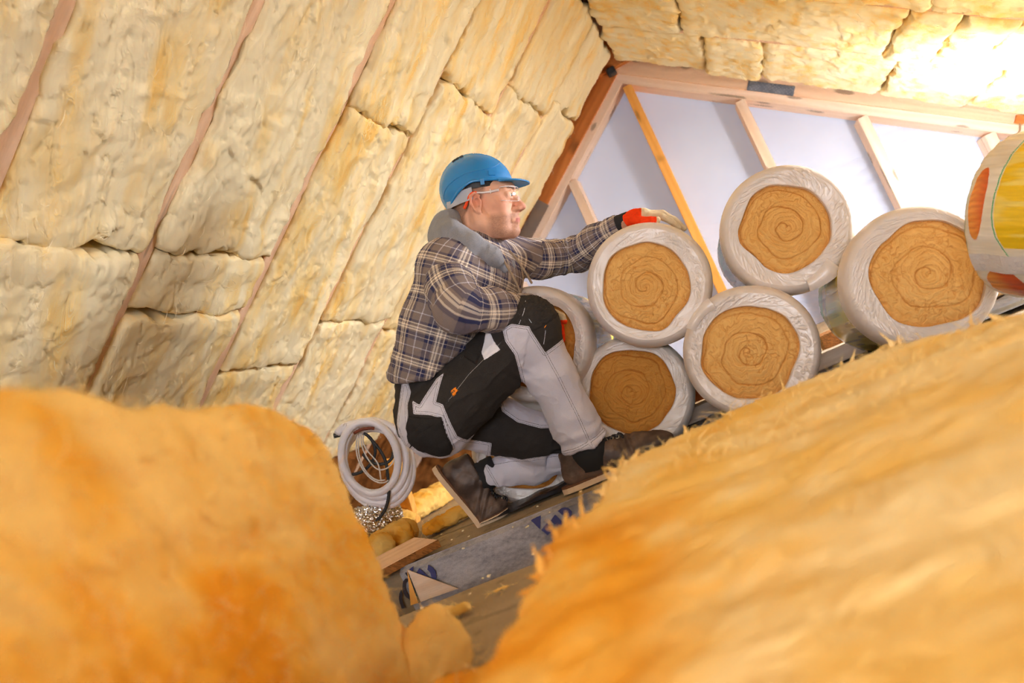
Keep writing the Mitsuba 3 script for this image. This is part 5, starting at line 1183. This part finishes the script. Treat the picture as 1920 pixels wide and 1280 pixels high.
# --- socks / boot collars and boots
plain('m_sock', (0.022, 0.022, 0.024), 0.85)
def leather(p, n, uv):
    a = fbm(p.x * 24, p.y * 24, p.z * 24, 3); b = noise(p.x * 260, p.y * 260, p.z * 260)
    return mix(srgb(66, 52, 46), srgb(112, 92, 80), smoothstep(.3, .8, a)) * (.88 + .2 * b)
mat('m_leather', {'type': 'principled', 'base_color': proc(leather), 'roughness': 0.5, 'specular': 0.4})
plain('m_sole', srgb(218, 190, 156), 0.7); plain('m_welt', srgb(104, 70, 46), 0.7); mat('m_hook', {'type': 'principled', 'base_color': rgb(.7, .68, .62), 'metallic': 1.0, 'roughness': 0.25})
plain('m_lace', (0.03, 0.03, 0.035), 0.8)
def boot(key, heel, ball, toe, up, shaft, lab, top_r=.050):
    """heel, ball, toe: points on the ground line of the sole (frame units); up: normal of the rear sole; shaft: where the leg leaves."""
    x1 = ball - heel; L1 = np.linalg.norm(x1); x1 /= L1; up1 = up - x1 * (up @ x1); up1 /= np.linalg.norm(up1); y1 = np.cross(up1, x1)
    x2 = toe - ball; L2 = np.linalg.norm(x2); x2 /= L2; up2 = np.cross(x2, y1); up2 = up2 if up2 @ up1 > 0 else -up2; y2 = np.cross(up2, x2)
    q1 = lambda x, y, z: heel + x1 * x * L1 + y1 * y + up1 * z
    q2 = lambda x, y, z: ball + x2 * x * L2 + y2 * y + up2 * z
    pts = [heel, ball, toe, shaft]; lo = np.min(pts, 0) - .09; hi = np.max(pts, 0) + .09
    F = Field(lo, hi, 0.0032)
    F.chain([q1(.13, 0, .050), q1(.33, 0, .062)], [.038, .046], .02); F.chain([q1(.13, 0, .045), q1(.15, 0, .105)], [.038, .034], .02)
    F.chain([q1(.36, 0, .060), q1(.38, 0, .125)], [.048, top_r], .02)
    F.chain([q1(.36, 0, .045), q1(.70, 0, .050), q1(1.0, 0, .044), q2(.25, 0, .041), q2(.60, 0, .036)], [.042, .044, .043, .042, .035], .02)
    F.chain([q1(.45, 0, .085), q1(.68, 0, .070), q1(.95, 0, .052)], [.044, .039, .034], .02)
    F.ell(q2(.55, 0, .033), (L2 * .52, .045, .033), .015, R=np.stack([x2, y2, up2], 1)); F.ell(q1(.98, 0, .036), (.05, .049, .036), .02, R=np.stack([x1, y1, up1], 1))
    X = F.block(F.lo, F.lo + F.n * F.h)[1]
    bis = (x1 + x2) / np.linalg.norm(x1 + x2); s = (X - ball) @ bis
    g1 = .020 - (X - heel) @ up1; g2 = .020 - (X - ball) @ up2
    F.d = np.maximum(F.d, np.where(s < 0, g1, g2).astype(np.float32))
    zs = up1 + x1 * .12; F.d = np.maximum(F.d, np.where((X - ball) @ x1 < -.03, (X - q1(.36, 0, .110)) @ zs, -1).astype(np.float32))
    m = relax(F.mesh(), 3); N = normals(m); vv = m.vertices
    cr = np.exp(-(((vv - ball) @ bis) / .03) ** 2); m.vertices = vv + N * ((.003 * np.sin(((vv - ball) @ bis) * 260) * cr) + folds(vv, N, .0016, 40, 5))[:, None]
    tag(key, label=lab)
    add(key + '__upper', W(m), 'm_leather', True)
    # soles: outline swept along heel - ball - toe
    n = 44; t = np.linspace(-.10, 1.0, n); cen, wid, nup, lat = [], [], [], []
    wtab = lambda u: np.interp(u, [-.10, -.06, 0.02, .2, .42, .62, .78, .9, .96, 1.0], [.006, .024, .034, .037, .034, .043, .045, .036, .024, .006])
    for tt_ in t:
        s_ = tt_ * (L1 + L2)
        k = np.clip((s_ - L1 + .02) / .04, 0, 1); k = k * k * (3 - 2 * k)
        pA, pB = heel + x1 * s_, ball + x2 * (s_ - L1)
        cen.append(pA * (1 - k) + pB * k); u_ = up1 * (1 - k) + up2 * k; nup.append(u_ / np.linalg.norm(u_)); wid.append(wtab(tt_)); lat.append(y1)
    cen, wid, nup, lat = map(np.array, (cen, wid, nup, lat))
    def slab(z0, z1, ex, b, sub=None):
        prof = [(-1, z0), (-1, z1), (1, z1), (1, z0), (-1, z0)]
        G = np.array([[c + l * (sg * (w + ex)) + u * (z_ - (.0 if sub is None else 0)) for sg, z_ in prof] for c, w, u, l in zip(cen, wid, nup, lat)])
        mmm = grid_mesh(G); caps = []
        for e in (0, -1):
            caps.append(trimesh.Trimesh(G[e][:4], [[0, 1, 2], [0, 2, 3]], process=False))
        return cat([mmm] + caps)
    add(key + '__sole', W(slab(0.0, .016, .004, 0)), 'm_sole', False, label='beige rubber sole')
    add(key + '__welt', W(slab(.016, .0225, .0025, 0)), 'm_welt', False)
    # laces and hooks up the instep
    lx, ly, lz = (m.vertices - heel) @ x1 / L1, (m.vertices - heel) @ y1, (m.vertices - heel) @ up1; kt = cKDTree(np.stack([lx * L1, ly], 1)[lz > .05]); zz_ = lz[lz > .05]
    def top(f, y): return zz_[kt.query([f * L1, y], k=6)[1]].max()
    for k in range(5):
        f = .56 + .085 * k
        for sg in (-1, 1):
            c = q1(f, sg * .020, top(f, sg * .020)); r_ = trimesh.creation.torus(.0048, .0015, 14, 8); r_.vertices = r_.vertices @ frame(y1 * sg * .8 + up1 * .6).T + c + up1 * .001
            add(num(key + '__hook'), W(r_), 'm_hook', True)
        for sg in (-1, 1):
            l_ = spline([q1(f, sg * .021, top(f, sg * .021) + .002), q1(f + .035, 0, top(f + .035, 0) + .0045), q1(f + .07, -sg * .021, top(f + .07, -sg * .021) + .002)], 10)
            add(num(key + '__lace'), W(tube(l_, .0028, 6)), 'm_lace', True)
    bw = [q1(.56, sg_ * .03 * math.sin(a_), top(.56, 0) + .008 + .012 * math.sin(2 * a_)) + x1 * .014 * math.cos(a_) for sg_ in (1,) for a_ in np.linspace(0, 2 * np.pi, 24)]
    add(num(key + '__lace'), W(tube(bw, .0026, 6)), 'm_lace', True)
hl, bl_, te = J(1077, 919, 2.485), J(1195, 868, 2.455), J(1268, 840, 2.44)
# drop the sole on to the deck
def toground(p, h=.001):
    w = p @ PM.T + PO; w = w.copy(); w[2] = h; return (w - PO) @ PM
UPW = V(0, 0, 1) @ PM
hl, bl_, te = [toground(p) for p in (hl, bl_, te)]; te = te + UPW * .004
boot(num(ME + '__boot'), hl, bl_, te, UPW, J(1108, 852, 2.465), 'brown leather boot planted forward')
add(num(ME + '__sock'), W(tube([J(1098, 822, 2.465), J(1106, 848, 2.465), J(1114, 878, 2.465)], [.057, .058, .046], 28)), 'm_sock', True, label='black boot collar')
hl2, bl2, te2 = J(822, 893, 2.67), toground(J(893, 972, 2.68)), toground(J(958, 966, 2.66))
upk = J(890, 850, 2.67) - J(857, 930, 2.67); upk = V(.75, .6, 0.05)
boot(num(ME + '__boot'), hl2, bl2, te2, upk, J(893, 885, 2.672), 'brown leather boot of the kneeling leg, heel raised', top_r=.046)
add(num(ME + '__sock'), W(tube([J(932, 878, 2.675), J(905, 893, 2.672), J(884, 908, 2.672)], [.048, .050, .044], 28)), 'm_sock', True, label='black boot collar')

# --- gloves
plain('m_glove_orange', proc(lambda p, n, uv: mi.Color3f(*srgb(236, 62, 16)) * (.85 + .3 * noise(p.x * 500, p.y * 500, p.z * 500))), 0.8, 0.2)
plain('m_glove_cream', proc(lambda p, n, uv: mix(srgb(222, 204, 170), srgb(190, 168, 132), fbm(p.x * 60, p.y * 60, p.z * 60, 3))), 0.85, 0.15)
def glove(key, palm, fingers, thumb, zone, cuff, lab):
    tag(key, label=lab)
    P = np.vstack([p for p, r in palm] + [q for f in fingers + [thumb] for q in f[0]]); F = Field(P.min(0) - .04, P.max(0) + .04, .0022)
    F.chain([p for p, r in palm], [r for p, r in palm], .02)
    for pts, rad in fingers + [thumb]:
        F.chain(pts, rad, .004)
    m = relax(F.mesh(), 3, .4); N = normals(m); vv = m.vertices; m.vertices = vv + N * folds(vv, N, .0014, 45, 12)[:, None]
    w = zone(m.vertices); f = m.faces; wf = w[f].mean(1) > 0
    for nm, sel, bs, lb in (('orange_cloth', wf, 'm_glove_orange', 'orange cloth'), ('cream_leather', ~wf, 'm_glove_cream', 'cream leather')):
        p_ = trimesh.Trimesh(m.vertices, f[sel], process=False); nn = N; p_.remove_unreferenced_vertices(); add(key + '__' + nm, W(p_), bs, True, label=lb)
    add(key + '__knit_cuff', W(tube(*cuff, 24)), 'm_sock', True, label='black knit cuff')
G_ = lambda pts: [J(*p) for p in pts]
# left hand lying on the roll: thumb side towards the camera, fingers over its curve
fl = [(G_([(1216, 404, 2.585), (1240, 405, 2.585), (1258, 414, 2.585), (1273, 426, 2.585)]), [.0115, .0112, .0102, .0088]),
      (G_([(1217, 401, 2.615), (1244, 401, 2.618), (1265, 413, 2.62), (1283, 428, 2.62)]), [.0115, .0112, .0102, .0088]),
      (G_([(1215, 400, 2.642), (1242, 400, 2.648), (1262, 411, 2.65), (1280, 426, 2.655)]), [.011, .0108, .0098, .0085]),
      (G_([(1211, 401, 2.665), (1232, 401, 2.675), (1250, 410, 2.68), (1264, 421, 2.685)]), [.0100, .0096, .0088, .0078])]
th_ = (G_([(1188, 413, 2.595), (1204, 414, 2.555), (1220, 413, 2.545), (1233, 412, 2.545)]), [.014, .0135, .0115, .0098])
pl_ = [(J(1176, 413, 2.625), .022), (J(1190, 408, 2.615), .023), (J(1206, 405, 2.600), .020), (J(1208, 404, 2.650), .019), (J(1186, 409, 2.645), .020)]
sl = J(1214, 400, 2.6)
zn = lambda q: np.where((q[:, 0] < J(1200, 0, 2.6)[0] + 0.10 * (q[:, 1] - J(0, 400, 2.6)[1])) | ((q[:, 2] > J(0, 0, 2.572)[2]) & (q[:, 0] < J(1229, 0, 2.55)[0]) & (q[:, 1] < J(0, 405, 2.55)[1])), 1, -1)
glove(num(ME + '__glove'), pl_, fl, th_, zn, ([J(1158, 421, 2.645), J(1180, 412, 2.63)], [.029, .028]), 'orange and cream glove on the roll')
# right hand hanging behind the raised knee
fr = [(G_([(1040, 598, 2.50), (1050, 612, 2.495), (1053, 628, 2.49), (1047, 640, 2.485)]), [.0115, .011, .0100, .0088]),
      (G_([(1040, 601, 2.525), (1051, 618, 2.525), (1053, 636, 2.52), (1046, 648, 2.515)]), [.0115, .011, .0100, .0088]),
      (G_([(1036, 604, 2.55), (1047, 621, 2.55), (1048, 638, 2.545), (1041, 648, 2.54)]), [.011, .0106, .0096, .0085]),
      (G_([(1030, 606, 2.572), (1040, 622, 2.572), (1041, 635, 2.57), (1035, 643, 2.565)]), [.010, .0096, .0088, .0078])]
tr = (G_([(1030, 592, 2.49), (1040, 588, 2.478), (1052, 592, 2.475), (1058, 602, 2.475)]), [.014, .013, .0112, .0095])
pr_ = [(J(1022, 590, 2.515), .022), (J(1032, 596, 2.505), .022), (J(1032, 600, 2.55), .019), (J(1022, 594, 2.545), .019)]
zn2 = lambda q: np.where((q[:, 0] > J(1049, 0, 2.49)[0]) & (q[:, 1] < J(0, 600, 2.5)[1]) | (q[:, 0] < J(1026, 0, 2.5)[0]), 1, -1)
glove(num(ME + '__glove'), pr_, fr, tr, zn2, ([J(1008, 587, 2.495), J(1022, 589, 2.515)], [.029, .028]), 'glove hanging behind the knee')
